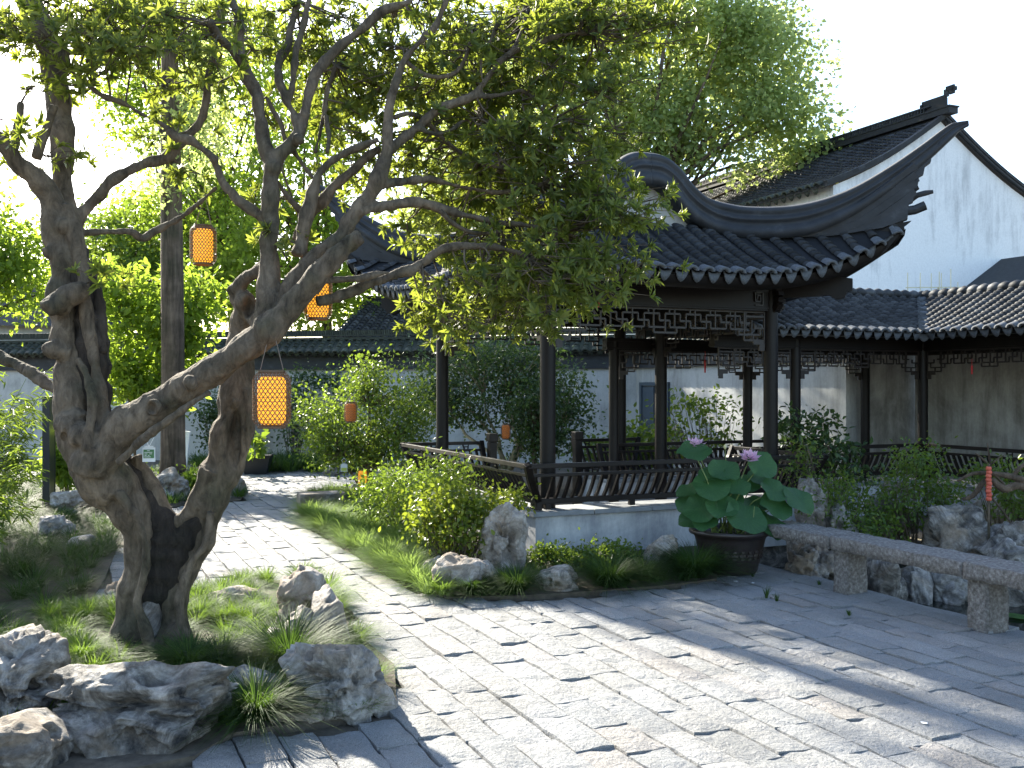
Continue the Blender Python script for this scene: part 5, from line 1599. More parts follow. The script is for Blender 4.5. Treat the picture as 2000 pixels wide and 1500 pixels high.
# ------------------------------------------------------------------ the old twisted tree in the foreground
def spline(pts, n=4):
    """pts: (x px, y px, radius px, depth) -> smooth world points and radii"""
    P = [W(x, y, Y) for (x, y, r_, Y) in pts]; R = [r_ * Y / F_PX for (x, y, r_, Y) in pts]
    oP = []; oR = []
    for i in range(len(P) - 1):
        p0 = P[max(i - 1, 0)]; p1 = P[i]; p2 = P[i + 1]; p3 = P[min(i + 2, len(P) - 1)]
        for k in range(n):
            t = k / n
            oP.append(0.5 * ((2 * p1) + (p2 - p0) * t + (2 * p0 - 5 * p1 + 4 * p2 - p3) * t * t + (3 * p1 - p0 - 3 * p2 + p3) * t ** 3)); oR.append(R[i] + (R[i + 1] - R[i]) * t)
    oP.append(P[-1]); oR.append(R[-1]); return oP, oR
def D_(pts, y0, y1=None):
    """fill in depth along a limb"""
    n = len(pts); y1 = y0 if y1 is None else y1
    return [(x, y, r_, y0 + (y1 - y0) * i / (n - 1)) for i, (x, y, r_) in enumerate(pts)]
big = [
    # left root and light left strand up to the fork
    D_([(285, 1300, 62), (262, 1262, 44), (256, 1215, 34), (258, 1165, 27), (268, 1115, 26), (273, 1065, 28), (262, 1015, 36), (232, 968, 46), (196, 925, 50), (172, 885, 46)], 6.2, 6.1),
    D_([(320, 1300, 60), (330, 1255, 46), (336, 1205, 32), (342, 1150, 28), (358, 1110, 27), (386, 1072, 25), (401, 1035, 23), (408, 985, 30), (422, 940, 40), (440, 895, 40), (456, 845, 38), (462, 795, 36), (464, 745, 33), (466, 695, 28)], 6.25, 6.4),
    D_([(292, 1290, 70), (300, 1240, 50), (312, 1210, 46)], 6.32),
    # central ridge between the two strands
    D_([(262, 890, 14), (288, 935, 15), (314, 985, 15), (335, 1018, 15), (368, 1006, 14), (392, 960, 17), (412, 915, 20)], 6.26),
    # left trunk
    D_([(178, 905, 48), (158, 862, 42), (144, 815, 37), (138, 765, 35), (138, 720, 30), (130, 680, 25), (124, 640, 25), (122, 600, 30), (116, 570, 25), (124, 540, 22), (122, 500, 24), (112, 460, 26), (106, 420, 28)], 6.1),
    D_([(208, 880, 14), (202, 820, 14), (194, 760, 13), (184, 700, 12), (172, 640, 11), (166, 580, 12), (160, 530, 12), (152, 480, 13), (140, 440, 16), (124, 405, 22)], 6.0, 6.1),
    D_([(110, 430, 26), (92, 375, 22), (68, 345, 19), (40, 325, 17), (18, 296, 15), (-6, 262, 14), (-40, 230, 12)], 6.1, 5.8),
    D_([(126, 412, 24), (124, 372, 20), (121, 330, 21), (123, 290, 22), (120, 250, 23), (114, 205, 25), (110, 160, 24), (102, 110, 24), (84, 60, 26), (62, 15, 26), (40, -40, 24)], 6.2, 6.5),
    D_([(70, 310, 9), (84, 270, 9), (96, 235, 8), (106, 205, 10)], 6.05),
    D_([(28, 290, 9), (34, 255, 8), (42, 200, 6)], 5.95),
    D_([(132, 600, 26), (112, 592, 22), (92, 606, 14)], 6.0, 5.85),
    D_([(168, 560, 16), (150, 572, 22), (120, 588, 18), (92, 602, 9)], 6.0, 5.9),
    D_([(128, 690, 20), (104, 684, 16), (92, 680, 14)], 6.05, 5.95),
    D_([(150, 838, 40), (124, 822, 22), (112, 828, 12)], 6.02),
    D_([(104, 482, 10), (92, 500, 9), (88, 484, 7)], 6.05, 6.0),
    # low branch leaving to the left
    D_([(140, 782, 18), (120, 770, 13), (87, 746, 12), (50, 722, 12), (0, 696, 12), (-60, 660, 11)], 6.15, 6.6),
    # big diagonal limb
    D_([(178, 920, 44), (205, 880, 42), (245, 838, 38), (285, 808, 34), (325, 784, 32), (365, 756, 30), (402, 734, 29), (448, 702, 28), (490, 672, 29), (525, 645, 30), (556, 612, 24), (588, 576, 22), (615, 545, 21), (642, 515, 21), (668, 490, 20), (692, 468, 17), (706, 462, 14)], 6.0, 5.95),
    # upper limb of the pair and its continuation
    D_([(545, 625, 24), (560, 580, 20), (578, 545, 17), (600, 515, 15), (640, 482, 15), (668, 462, 17), (684, 430, 16), (704, 405, 15), (728, 372, 15), (744, 338, 14), (754, 300, 12), (757, 258, 11), (760, 212, 10), (772, 165, 9), (790, 118, 8), (816, 85, 8), (845, 58, 7), (862, 25, 6), (880, -20, 6)], 6.1, 6.3),
    # middle trunk
    D_([(520, 650, 30), (524, 600, 24), (524, 550, 22), (526, 500, 20), (528, 450, 18), (529, 400, 16), (529, 352, 16), (533, 318, 16)], 6.1, 6.2),
    D_([(530, 325, 14), (519, 288, 13), (511, 250, 13), (506, 212, 13), (497, 178, 13), (484, 148, 13), (470, 112, 13), (466, 75, 10), (468, 35, 9), (452, 0, 8), (440, -40, 8)], 6.2, 6.4),
    D_([(478, 130, 10), (450, 95, 9), (424, 70, 8), (412, 40, 7)], 6.25, 6.0),
    D_([(533, 330, 14), (552, 298, 13), (574, 276, 12), (590, 248, 11), (597, 215, 10), (606, 172, 10), (620, 140, 10), (642, 112, 9), (672, 82, 8), (706, 58, 8), (745, 22, 8), (790, 8, 7), (840, -20, 6)], 6.2, 6.5),
    D_([(584, 262, 8), (572, 222, 8), (556, 188, 8), (544, 150, 7), (546, 118, 7), (562, 86, 7), (570, 48, 7), (582, 0, 6)], 6.25, 6.5),
    D_([(566, 210, 6), (572, 160, 6), (578, 100, 6), (592, 50, 6), (606, -10, 6)], 6.3, 6.4),
    # right arm upper knot
    D_([(466, 700, 28), (470, 660, 25), (478, 622, 24), (476, 592, 24), (462, 570, 18), (452, 560, 12)], 6.4, 6.35),
    D_([(478, 600, 20), (500, 625, 16), (520, 640, 20)], 6.3, 6.2),
    D_([(462, 568, 14), (478, 545, 14), (500, 532, 16), (520, 520, 16)], 6.32, 6.2),
    # branches of medium size
    D_([(148, 440, 13), (165, 412, 13), (192, 382, 12), (222, 352, 12), (252, 333, 11), (288, 320, 11), (322, 311, 11), (344, 288, 10), (368, 262, 9), (392, 238, 8), (402, 205, 8), (406, 158, 7), (418, 105, 6), (428, 50, 6), (432, 0, 5)], 6.15, 6.4),
    D_([(148, 458, 8), (190, 453, 7), (252, 452, 7), (266, 460, 8), (280, 466, 7), (298, 454, 6), (322, 442, 6), (345, 430, 5), (367, 414, 4), (394, 392, 4), (422, 366, 3)], 6.15, 6.5),
    D_([(528, 450, 10), (505, 420, 9), (472, 396, 9), (450, 375, 9), (434, 354, 9), (424, 328, 8), (414, 308, 8), (398, 292, 8), (372, 276, 8), (343, 266, 7), (318, 244, 5), (275, 221, 5), (235, 200, 5), (196, 184, 5), (150, 150, 4)], 6.2, 6.0),
    D_([(752, 300, 10), (778, 278, 10), (805, 256, 10), (850, 218, 10), (888, 200, 9), (922, 188, 9), (940, 168, 8), (956, 148, 8), (976, 122, 8), (1002, 101, 7), (1030, 90, 6), (1062, 80, 6), (1100, 68, 5), (1160, 62, 4)], 6.25, 6.7),
    D_([(915, 190, 7), (948, 188, 7), (982, 185, 6), (1022, 178, 6), (1050, 202, 4), (1075, 236, 4)], 6.4, 6.7),
    D_([(1000, 100, 4), (1018, 66, 4), (1030, 20, 3)], 6.6, 6.8), D_([(945, 165, 5), (940, 120, 5), (958, 80, 4), (975, 40, 4)], 6.4, 6.5),
    D_([(702, 415, 11), (740, 404, 10), (780, 398, 10), (818, 396, 9), (866, 409, 8), (920, 423, 7), (974, 434, 6), (1030, 440, 5), (1090, 452, 4)], 6.15, 6.6),
    D_([(742, 362, 9), (780, 355, 9), (815, 352, 8), (846, 350, 7), (900, 365, 5), (980, 376, 4), (1060, 360, 4)], 6.2, 6.7),
    D_([(582, 500, 16), (590, 458, 14), (602, 412, 12), (615, 360, 10), (634, 326, 10), (668, 302, 9), (717, 281, 8), (740, 272, 7)], 6.2, 6.25),
    D_([(580, 470, 12), (598, 430, 11), (626, 398, 11), (652, 366, 10), (682, 340, 9), (715, 308, 8), (742, 290, 8)], 6.35, 6.3),
    D_([(648, 584, 10), (672, 576, 10), (704, 562, 10), (740, 548, 9), (772, 536, 9), (800, 528, 9), (824, 515, 8), (858, 489, 8), (890, 482, 7), (926, 481, 6), (975, 484, 5), (1030, 500, 4)], 6.1, 6.4),
    D_([(618, 588, 9), (650, 584, 10)], 6.08, 6.1),
    D_([(640, 548, 8), (672, 545, 7), (708, 542, 7), (740, 535, 6), (762, 532, 5)], 6.0, 6.1),
    D_([(616, 300, 5), (630, 240, 5), (640, 180, 5), (655, 130, 4)], 6.4, 6.5), D_([(640, 300, 6), (642, 265, 6), (636, 225, 5)], 6.3, 6.4),
    D_([(532, 330, 5), (545, 360, 5), (575, 400, 5), (600, 420, 6)], 6.25, 6.3),
    D_([(520, 190, 5), (530, 210, 5), (548, 240, 5), (556, 270, 5), (580, 305, 5), (612, 348, 5)], 6.35, 6.3),
    D_([(815, 250, 6), (850, 262, 6), (885, 252, 6), (905, 236, 4), (940, 230, 3)], 6.3, 6.6), D_([(860, 412, 5), (890, 440, 5), (930, 456, 4), (980, 452, 3)], 6.3, 6.5),
    D_([(770, 230, 5), (800, 222, 5), (830, 235, 5), (870, 275, 4), (920, 310, 4), (980, 330, 3)], 6.3, 6.7),
    D_([(790, 118, 5), (826, 145, 5), (868, 150, 4), (900, 130, 4), (925, 70, 4)], 6.3, 6.5),
]
hero = thing('twisted_tree', 'twisted old tree with hollow forked trunk and dark leafy crown filling the foreground', 'tree', W(300, 1270, 6.25))
tm = MB(); thin = []; nodes = []
for li, l in enumerate(big):
    P, R = spline(l, 4)
    P = [p - hero.location for p in P]
    for p, r_ in zip(P, R): nodes.append((p, r_))
    # gentle knots along each limb
    R = [r_ * (1 + .055 * math.sin(i * 1.1 + li * 2.3) * (1 if r_ > .03 else .6) + .04 * math.sin(i * .47 + li)) for i, r_ in enumerate(R)]
    P = [p + Vector((math.sin(i * .9 + li) * r_ * .06, math.cos(i * .7 + li * 1.7) * r_ * .08, math.sin(i * .8 + 2 * li) * r_ * .05)) for i, (p, r_) in enumerate(zip(P, R))]
    k = next((i for i, r_ in enumerate(R) if r_ < .017), None)
    if max(R) > .017:
        tm.tube(P, [max(r_, .0105) for r_ in R], 12)
    else:
        thin.append((P, R))
# burls and healed wounds
def burl(px, py, Y, r_, sq=(1, 1, 1)):
    c = W(px, py, Y) - hero.location; rr_ = r_ * Y / F_PX
    b = len(tm.v)
    for v in ICO4_V[:0]: pass
    bmx = bmesh.new(); bmesh.ops.create_icosphere(bmx, subdivisions=2, radius=1)
    tm.add([c + Vector((v.co.x * rr_ * sq[0], v.co.y * rr_ * sq[1], v.co.z * rr_ * sq[2])) for v in bmx.verts], [[v.index for v in f.verts] for f in bmx.faces]); bmx.free()
for a in ((300, 795, 5.86, 17, (1, .6, 1.0)), (372, 748, 5.85, 15), (122, 830, 6.0, 17), (160, 850, 5.95, 30), (214, 945, 6.05, 30), (120, 440, 6.05, 16), (742, 345, 6.2, 11), (100, 684, 5.98, 13), (478, 590, 6.28, 22), (385, 985, 6.25, 15), (250, 1230, 6.15, 24), (345, 1240, 6.15, 26), (532, 330, 6.18, 18), (418, 312, 6.1, 11), (582, 272, 6.2, 12)):
    burl(*a)
# vein-like strands clinging to the trunk
for l in (D_([(300, 1290, 14), (285, 1230, 10), (268, 1180, 8), (282, 1120, 7), (285, 1070, 8), (268, 1010, 9), (230, 960, 10)], 6.02, 5.95), D_([(320, 1290, 16), (350, 1230, 10), (352, 1170, 9), (372, 1105, 8), (402, 1060, 8), (412, 1000, 8)], 6.08, 6.2),
          D_([(170, 880, 10), (176, 830, 9), (182, 780, 9), (168, 730, 8), (150, 700, 8)], 5.88, 5.95), D_([(430, 960, 10), (470, 890, 9), (490, 840, 8), (486, 800, 7), (478, 760, 6)], 6.3, 6.3), D_([(452, 880, 8), (446, 830, 7), (452, 800, 7), (462, 780, 6)], 6.25, 6.25),
          D_([(230, 905, 9), (290, 850, 8), (350, 805, 8), (410, 765, 7)], 5.86, 5.84)):
    P, R = spline(l, 4); tm.tube([p - hero.location for p in P], R, 8)
raw = tm.build('trunk_raw', M['bark'])
md = raw.modifiers.new('rm', 'REMESH'); md.mode = 'VOXEL'; md.voxel_size = .0105; md.use_smooth_shade = True
md2 = raw.modifiers.new('sm', 'SMOOTH'); md2.factor = .5; md2.iterations = 4
dg = bpy.context.evaluated_depsgraph_get(); dg.update()
ev = raw.evaluated_get(dg); tme = bpy.data.meshes.new_from_object(ev)
bpy.data.objects.remove(raw)
nv = len(tme.vertices); co = np.empty(nv * 3); no = np.empty(nv * 3)
tme.vertices.foreach_get('co', co); tme.vertices.foreach_get('normal', no); co = co.reshape(-1, 3); no = no.reshape(-1, 3)
st = co * np.array([1, 1, .35])
dsp = fbm(co * 5, 3, 3) * .009 + fbm(st * 26, 3, 8) * .0042 + (1 - np.abs(fbm(st * 13, 3, 12)) * 2) * .0035
# deepen the hollows the photo shows
def hollow(px, py, Y, rx, rz, dep):
    global co
    c = np.array(W(px, py, Y) - hero.location); k = Y / F_PX
    d = ((co[:, 0] - c[0]) / (rx * k)) ** 2 + ((co[:, 2] - c[2]) / (rz * k)) ** 2
    near = (co[:, 1] < c[1] + .12)
    wgt = np.exp(-d ** 2) * near
    co = co + np.stack([np.zeros(nv), wgt * dep, np.zeros(nv)], 1)
co = co + no * dsp[:, None]
hollow(466, 850, 6.4, 13, 55, .13); hollow(490, 603, 6.3, 9, 17, .09); hollow(300, 797, 5.9, 10, 12, .06)
tme.vertices.foreach_set('co', co.ravel()); tme.update()
tme.materials.clear(); tme.materials.append(M['bark']); tme.name = 'trunk'
tme.polygons.foreach_set('use_smooth', [True] * len(tme.polygons))
obj('trunk', tme, hero)
# rotten dark heartwood showing between the strands
hw = MB()
for l in (D_([(292, 1215, 26), (302, 1160, 34), (308, 1110, 36), (314, 1065, 38), (318, 1035, 34), (285, 990, 32), (250, 940, 32), (225, 900, 26)], 6.24, 6.24), D_([(320, 1190, 22), (330, 1130, 30), (345, 1075, 34), (365, 1040, 32), (384, 1000, 24), (398, 960, 14)], 6.26, 6.32),
          D_([(205, 900, 18), (196, 830, 22), (186, 760, 28), (182, 700, 30), (178, 640, 30), (172, 590, 26), (160, 540, 24), (148, 480, 18)], 6.12, 6.14), D_([(200, 690, 8), (199, 640, 9), (194, 590, 10), (188, 555, 8)], 6.1, 6.1), D_([(168, 560, 12), (174, 530, 10), (180, 545, 6)], 6.1)):
    P, R = spline(l, 4)
    hw.tube([p - hero.location for p in P], [r_ * (1 + .12 * math.sin(i * 1.9)) for i, r_ in enumerate(R)], 14)
hwo = hw.mesh('heartwood', M['rotten'], True)
nv2 = len(hwo.vertices); c2 = np.empty(nv2 * 3); hwo.vertices.foreach_get('co', c2); c2 = c2.reshape(-1, 3)
c2[:, 0] += vnoise(c2 * np.array([40, 40, 6]), 5) * .010; c2[:, 1] += vnoise(c2 * np.array([40, 40, 6]), 6) * .014
hwo.vertices.foreach_set('co', c2.ravel()); hwo.update()
obj('heartwood', hwo, hero)
m = MB(); P, R = spline(D_([(288, 1245, 22), (292, 1200, 24), (298, 1168, 16)], 6.16, 6.2), 4); m.tube([p - hero.location for p in P], R, 10)
obj('dead_wood', m.mesh('dead_wood', M['rock_dark'], True), hero)

# crown: sprays of leaves on twigs (measured clumps of the photograph given real depth)
blobs = [  # cx, cy, rx, ry, depth, depth spread, sprays
    (120, 50, 120, 60, 6.2, .5, 150), (290, 50, 130, 60, 6.3, .6, 190), (215, 125, 70, 40, 6.1, .4, 60), (400, 70, 70, 60, 6.4, .6, 60), (30, 210, 45, 70, 5.8, .3, 26), (110, 165, 50, 30, 6.1, .3, 22),
    (520, 50, 80, 50, 6.5, .6, 60), (640, 60, 90, 60, 6.6, .6, 110), (640, 190, 70, 80, 6.6, .5, 70), (740, 150, 80, 80, 6.6, .6, 120), (840, 70, 100, 70, 6.6, .6, 160), (960, 60, 110, 60, 6.8, .6, 170), (1080, 55, 110, 60, 6.8, .6, 160), (1190, 40, 90, 45, 6.9, .5, 110), (1280, 25, 50, 30, 6.9, .4, 36),
    (880, 170, 90, 70, 6.7, .6, 130), (1000, 170, 100, 70, 6.8, .6, 150), (1110, 150, 90, 60, 6.9, .5, 110), (1180, 120, 60, 50, 6.9, .4, 50), (700, 280, 60, 60, 6.5, .5, 60), (800, 300, 80, 60, 6.6, .5, 110), (900, 290, 90, 70, 6.7, .6, 160), (1010, 290, 100, 70, 6.8, .6, 190), (1120, 280, 90, 70, 6.8, .6, 150), (1190, 330, 60, 60, 6.8, .4, 80),
    (960, 380, 100, 50, 6.7, .5, 130), (1070, 390, 100, 60, 6.7, .6, 180), (1170, 410, 80, 60, 6.7, .5, 140), (1225, 420, 40, 50, 6.7, .3, 50), (880, 410, 70, 40, 6.6, .4, 60),
    (990, 480, 100, 50, 6.6, .5, 140), (1090, 490, 100, 55, 6.6, .5, 180), (1170, 510, 60, 45, 6.6, .4, 80), (900, 500, 60, 40, 6.5, .4, 60), (880, 570, 60, 35, 6.4, .3, 60), (970, 560, 80, 40, 6.5, .4, 100), (1070, 560, 90, 40, 6.5, .4, 120), (1140, 575, 50, 30, 6.5, .3, 40),
    (850, 610, 36, 30, 6.35, .2, 34), (900, 610, 50, 25, 6.4, .2, 36), (1000, 605, 70, 25, 6.4, .2, 46), (1075, 615, 26, 22, 6.45, .2, 16), (650, 400, 40, 40, 6.4, .3, 16), (760, 470, 60, 30, 6.4, .3, 16), (800, 450, 50, 30, 6.4, .3, 16),
    (345, 262, 26, 24, 6.2, .15, 10), (335, 330, 30, 20, 6.4, .2, 8), (545, 410, 30, 30, 6.0, .15, 12), (555, 468, 26, 18, 5.95, .15, 8), (470, 230, 50, 40, 6.5, .4, 22), (560, 130, 50, 50, 6.5, .4, 26), (600, 260, 40, 50, 6.5, .4, 22), (700, 210, 50, 50, 6.6, .4, 40), (360, 175, 70, 30, 6.3, .3, 22), (430, 150, 40, 40, 6.4, .3, 16), (105, 310, 26, 22, 6.0, .1, 7), (180, 540, 12, 8, 5.95, .05, 3), (1240, 70, 60, 50, 6.9, .4, 50)]
NP = np.array([n[0][:] for n in nodes]); HL = np.array(hero.location[:])
sprays = []; twigs = MB()
for (bx, by, rx, ry, Yd, dd, n) in blobs:
    nc = max(1, n // 9)
    nc = max(1, int(nc * (.9 if by > 230 else 1.1)))
    for _ in range(nc):
        a = rng.uniform(0, 6.28); q = math.sqrt(rng.uniform(0, 1)) * (1.25 if rng.random() < .2 else 1)
        hub = np.array(W(bx + math.cos(a) * q * rx, by + math.sin(a) * q * ry, Yd + rng.uniform(-dd, dd) + (.38 if by < 520 and 420 < bx < 1000 else .0))[:]) - HL
        d2 = ((NP - hub) ** 2).sum(1); j = int(d2.argmin()); root = NP[j]
        L = math.sqrt(d2[j]); mid = (root + hub) / 2 + rng.normal(size=3) * L * .12 + np.array([0, 0, L * .05])
        if L > .03: twigs.tube([root, (root + mid) / 2 + rng.normal(size=3) * .01, mid, (mid + hub) / 2 + rng.normal(size=3) * .01, hub], [.0075, .0065, .0055, .0045, .0035], 5, cap=False)
        heading = unit((hub - root)[None, :] + 1e-6)[0]
        for s in range(int(9 + rng.uniform(-4.5, 2.5))):
            off = rng.normal(size=3) * np.array([.13, .13, .055]) + heading * rng.uniform(0, .09)
            p = hub + off; dr = unit((off + heading * .06 + np.array([0, 0, rng.uniform(-.02, .09)]))[None, :])[0]
            sprays.append((p, dr)); twigs.tube([hub, hub + off * .5 + rng.normal(size=3) * .008, p], [.0034, .0028, .002], 4, cap=False)
SP = np.array([s[0] for s in sprays]); SD = np.array([s[1] for s in sprays])
nl = 15
c = np.repeat(SP, nl, 0); ax = np.repeat(SD, nl, 0); n = len(c)
rd = rand_dirs(n); perp = unit(rd - ax * (rd * ax).sum(1, keepdims=True))
opn = rng.uniform(.45, 1.45, n)[:, None]
Dl = unit(ax * np.cos(opn) + perp * np.sin(opn)); Nl = unit(ax * np.sin(opn) - perp * np.cos(opn) + rand_dirs(n) * .25)
Ll = rng.uniform(.042, .088, n); V, Fc = leaves6(c - ax * rng.uniform(0, .04, n)[:, None], Dl, Nl, Ll, Ll * rng.uniform(.115, .16, n), .22, .16)
tv = np.array(twigs.v); tf = np.array(twigs.f)
crown = mesh_np('crown', [(V, Fc, 0), (tv, tf, 1)], [M['leaf_hero'], M['bark']], False)
obj('crown', crown, hero)
for (P, R) in thin:
    bm_ = MB(); bm_.tube(P, R, 7); obj('branch', bm_.mesh('branch', M['bark'], True), hero)

# ------------------------------------------------------------------ other trees and shrubs
def crown_leaves(hubs, k, spread, leaf, mats, flat=.75, up=.5, aspect=.28, six=False):
    hubs = np.asarray(hubs, float); n = len(hubs) * k
    c = np.repeat(hubs, k, 0)
    off = rng.normal(size=(n, 3)) * np.array([spread, spread, spread * flat]) * np.repeat(rng.uniform(.55, 1.35, len(hubs)), k)[:, None]
    P = c + off; D = unit(rand_dirs(n) + unit(off) * .6 + np.array([0, 0, -.25])); N = unit(rand_dirs(n) + np.array([0, 0, up * 2]))
    L = rng.uniform(.65, 1.25, n) * leaf
    return (leaves6 if six else leaves4)(P, D, N, L, L * aspect)
def shell_points(blobs, n, inner=.35):
    """hubs biased to the outside of the ellipsoids (centre, radii, weight)"""
    out = []; wsum = sum(b[2] for b in blobs)
    for (c, r_, w) in blobs:
        k = int(n * w / wsum); d = rand_dirs(k); q = ((inner + (1 - inner) * rng.uniform(0, 1, k) ** .6) * np.where(rng.uniform(0, 1, k) < .22, rng.uniform(1, 1.4, k), 1))[:, None]
        out.append(np.array(c) + d * np.array(r_) * q)
    return np.concatenate(out)
def limbs(mb, base, r0, hubs, every, n, sides=6):
    base = np.array(base)
    for h in hubs[::every]:
        h = np.array(h); L = np.linalg.norm(h - base); mid = (base * .45 + h * .55) + rng.normal(size=3) * L * .08 + np.array([0, 0, L * .06])
        mb.tube([base, (base + mid) / 2 + rng.normal(size=3) * L * .03, mid, (mid + h) / 2 + rng.normal(size=3) * L * .03, h], [r0, r0 * .7, r0 * .5, r0 * .3, r0 * .12], sides, cap=False)
def tree(name, label, base, trunk, blobs, nh, k, spread, leaf, lm, bm='bark_far', group=None, limb_every=6, limb_r=.06, cat='tree', aspect=.28, six=False, fork=None, inner=.35, up=.5):
    base = Vector(base); t = thing(name, label, cat, base, 0, group); B = np.array(base[:])
    hubs = shell_points([(np.array(c) - B, r_, w) for (c, r_, w) in blobs], nh, inner)
    V, Fc = crown_leaves(hubs, k, spread, leaf, None, .75, up, aspect, six)
    obj('crown', mesh_np('crown', [(V, Fc, 0)], M[lm], False), t)
    m = MB()
    pts = [Vector(p) - base for (p, r_) in trunk]; m.tube(pts, [r_ for (p, r_) in trunk], 14)
    fk = pts[-1] if fork is None else Vector(fork) - base
    limbs(m, fk, limb_r, hubs, limb_every, nh)
    o = m.build('trunk', M[bm], t, True)
    return t
g6 = 'trees beyond the garden wall'
def E(px, py, Y, rx, ry, rz, w=1.0):
    k = Y / F_PX; return (W(px, py, Y)[:], (rx * k, rz, ry * k), w)
def gnd(px, Y): return Vector(((px - 1000) * Y / F_PX, Y, 0))
# big camphor behind the pavilion
b = gnd(1290, 24)
tree('camphor_tree', 'great pale green camphor tree spreading behind the pavilion roof', b, [(b, .42), (b + Vector((-.1, 0, 2.5)), .36), (b + Vector((.1, 0, 4.6)), .3)],
     [E(1100, 40, 24, 150, 130, 1.8, 1.0), E(1250, -30, 24, 170, 120, 1.8, 1.2), E(1330, 100, 24, 150, 110, 1.6, 1.2), E(1470, 110, 23.6, 110, 90, 1.4, .9), E(1440, 50, 24, 110, 70, 1.4, .5), E(1390, 220, 23.6, 150, 70, 1.4, .9), E(1530, 215, 23.4, 80, 60, 1.1, .45), E(1570, 290, 23.4, 60, 40, .8, .28), E(1200, 220, 24, 130, 90, 1.6, .8), E(1290, 300, 23.6, 130, 60, 1.3, .5), E(1020, 190, 24.5, 110, 120, 1.5, .6), E(1450, 310, 23.5, 70, 30, .8, .14)],
     900, 46, .30, .125, 'leaf_camphor', aspect=.42, limb_every=16, limb_r=.08, fork=W(1230, 440, 24))
def simple_tree(px, Y, label, ells, nh, k, spread, leaf, lm, tr=.2, h=4.0, bm='bark_far', group=g6, every=8, lr=.07, up=.5):
    b = gnd(px, Y); return tree('broadleaf_tree', label, b, [(b, tr), (b + Vector((.05, 0, h * .55)), tr * .85), (b + Vector((-.05, 0, h)), tr * .7)], ells, nh, k, spread, leaf, lm, bm, group, every, lr, up=up)
simple_tree(640, 29, 'yellow green tree beyond the wall between the hanging lanterns', [E(600, 330, 29, 110, 150, 1.8, .8), E(560, 480, 28.5, 130, 120, 1.6, .8), E(690, 520, 28.5, 90, 70, 1.3, .5), E(600, 150, 29.5, 80, 110, 1.8, .5), E(620, 590, 28, 110, 60, 1.2, .4)], 310, 34, .40, .20, 'leaf_bright', .2, 4)
simple_tree(880, 30, 'green tree beyond the wall showing through the dark crown', [E(920, 200, 30, 130, 160, 2, 1), E(900, 430, 29.5, 140, 140, 2, .9), E(960, 330, 30, 110, 130, 1.6, .6)], 340, 52, .40, .19, 'leaf_camphor', .22, 4.5)
simple_tree(455, 32, 'tall light green tree behind the straight trunk', [E(455, 250, 32, 130, 170, 2, 1), E(300, 215, 32, 110, 90, 1.8, .7), E(300, 90, 32, 90, 70, 1.6, .4), E(470, 80, 32, 120, 130, 2, .6), E(440, 470, 31, 120, 120, 1.7, .8), E(500, 570, 30, 110, 70, 1.2, .4)], 340, 52, .42, .20, 'leaf_bright', .2, 5)
simple_tree(215, 30, 'low dark green tree beyond the wall at left', [E(215, 520, 30, 110, 90, 1.6, 1), E(130, 570, 29.5, 80, 60, 1.3, .6), E(290, 560, 29, 90, 80, 1.3, .7), E(255, 460, 30, 60, 50, 1.2, .3)], 220, 50, .38, .18, 'leaf_mid', .16, 2.5)
simple_tree(-140, 14.0, 'bright leafy tree at the left edge beyond the bamboo', [E(-150, 480, 14, 180, 130, 1.2, 1), E(-250, 430, 13.5, 200, 160, 1.4, 1), E(10, 480, 14, 60, 80, .6, .5), E(50, 560, 14.3, 40, 40, .5, .25), E(-300, 560, 13, 200, 120, 1.3, .8)], 200, 70, .24, .11, 'leaf_bright', .12, 2.2, group=None)
simple_tree(330, 34, 'pale distant tree between the old trunk and straight tree', [E(300, 440, 34, 110, 60, 1.6, .6), E(370, 380, 34, 90, 90, 1.8, .6), E(330, 560, 33, 140, 70, 1.6, .7)], 200, 45, .42, .21, 'leaf_bright', .18, 4)
# tall straight trunk
b = gnd(338, 17.0)
tree('straight_tree', 'tall straight tree with furrowed brown trunk and light green crown', b, [(b, .24), (b + Vector((0, 0, .5)), .205), (W(338, 700, 17), .19), (W(336, 500, 17), .185), (W(334, 300, 17), .165), (W(332, 120, 17), .14), (W(330, -60, 17), .11)],
     [E(390, 180, 17, 60, 60, .9, .5), E(400, 60, 17, 80, 80, 1.1, .6), E(330, -60, 17, 130, 60, 1.3, 1.0), E(400, 280, 17, 60, 50, .8, .4), E(340, 350, 16.6, 50, 40, .6, .2)], 95, 42, .24, .115, 'leaf_camphor', 'bark_far', None, 7, .035, fork=W(334, 320, 17))

def shrub(name, label, base, ells, nh, k, spread, leaf, lm, stems, bm='bark', group=None, cat='shrub', aspect=.3, sr=.012, six=False, every=2, inner=.3, up=.5):
    base = Vector(base); t = thing(name, label, cat, base, 0, group); B = np.array(base[:])
    hubs = shell_points([(np.array(c) - B, r_, w) for (c, r_, w) in ells], nh, inner)
    V, Fc = crown_leaves(hubs, k, spread, leaf, None, .8, up, aspect, six)
    obj('foliage', mesh_np('foliage', [(V, Fc, 0)], M[lm], False), t)
    m = MB()
    if stems:
        for (path, r0) in stems: m.tube([Vector(p) - base for p in path], [r0 * (1 - .6 * i / max(1, len(path) - 1)) for i in range(len(path))], 7)
        ends = [Vector(p[-1]) - base for (p, r_) in stems]
        for h in hubs[::every]:
            e = min(ends, key=lambda q: (q - Vector(h)).length)
            m.tube([e, (e + Vector(h)) / 2 + Vector(rng.normal(size=3) * .04), h], [sr, sr * .6, sr * .25], 4, cap=False)
    else:
        for h in hubs[::every]:
            h = Vector(h); b0 = Vector((h.x * .25 + rng.normal() * .03, h.y * .25 + rng.normal() * .03, 0))
            m.tube([b0, b0.lerp(h, .5) + Vector(rng.normal(size=3) * .03), h], [sr, sr * .7, sr * .3], 5, cap=False)
    m.build('stem', M[bm], t, True)
    return t
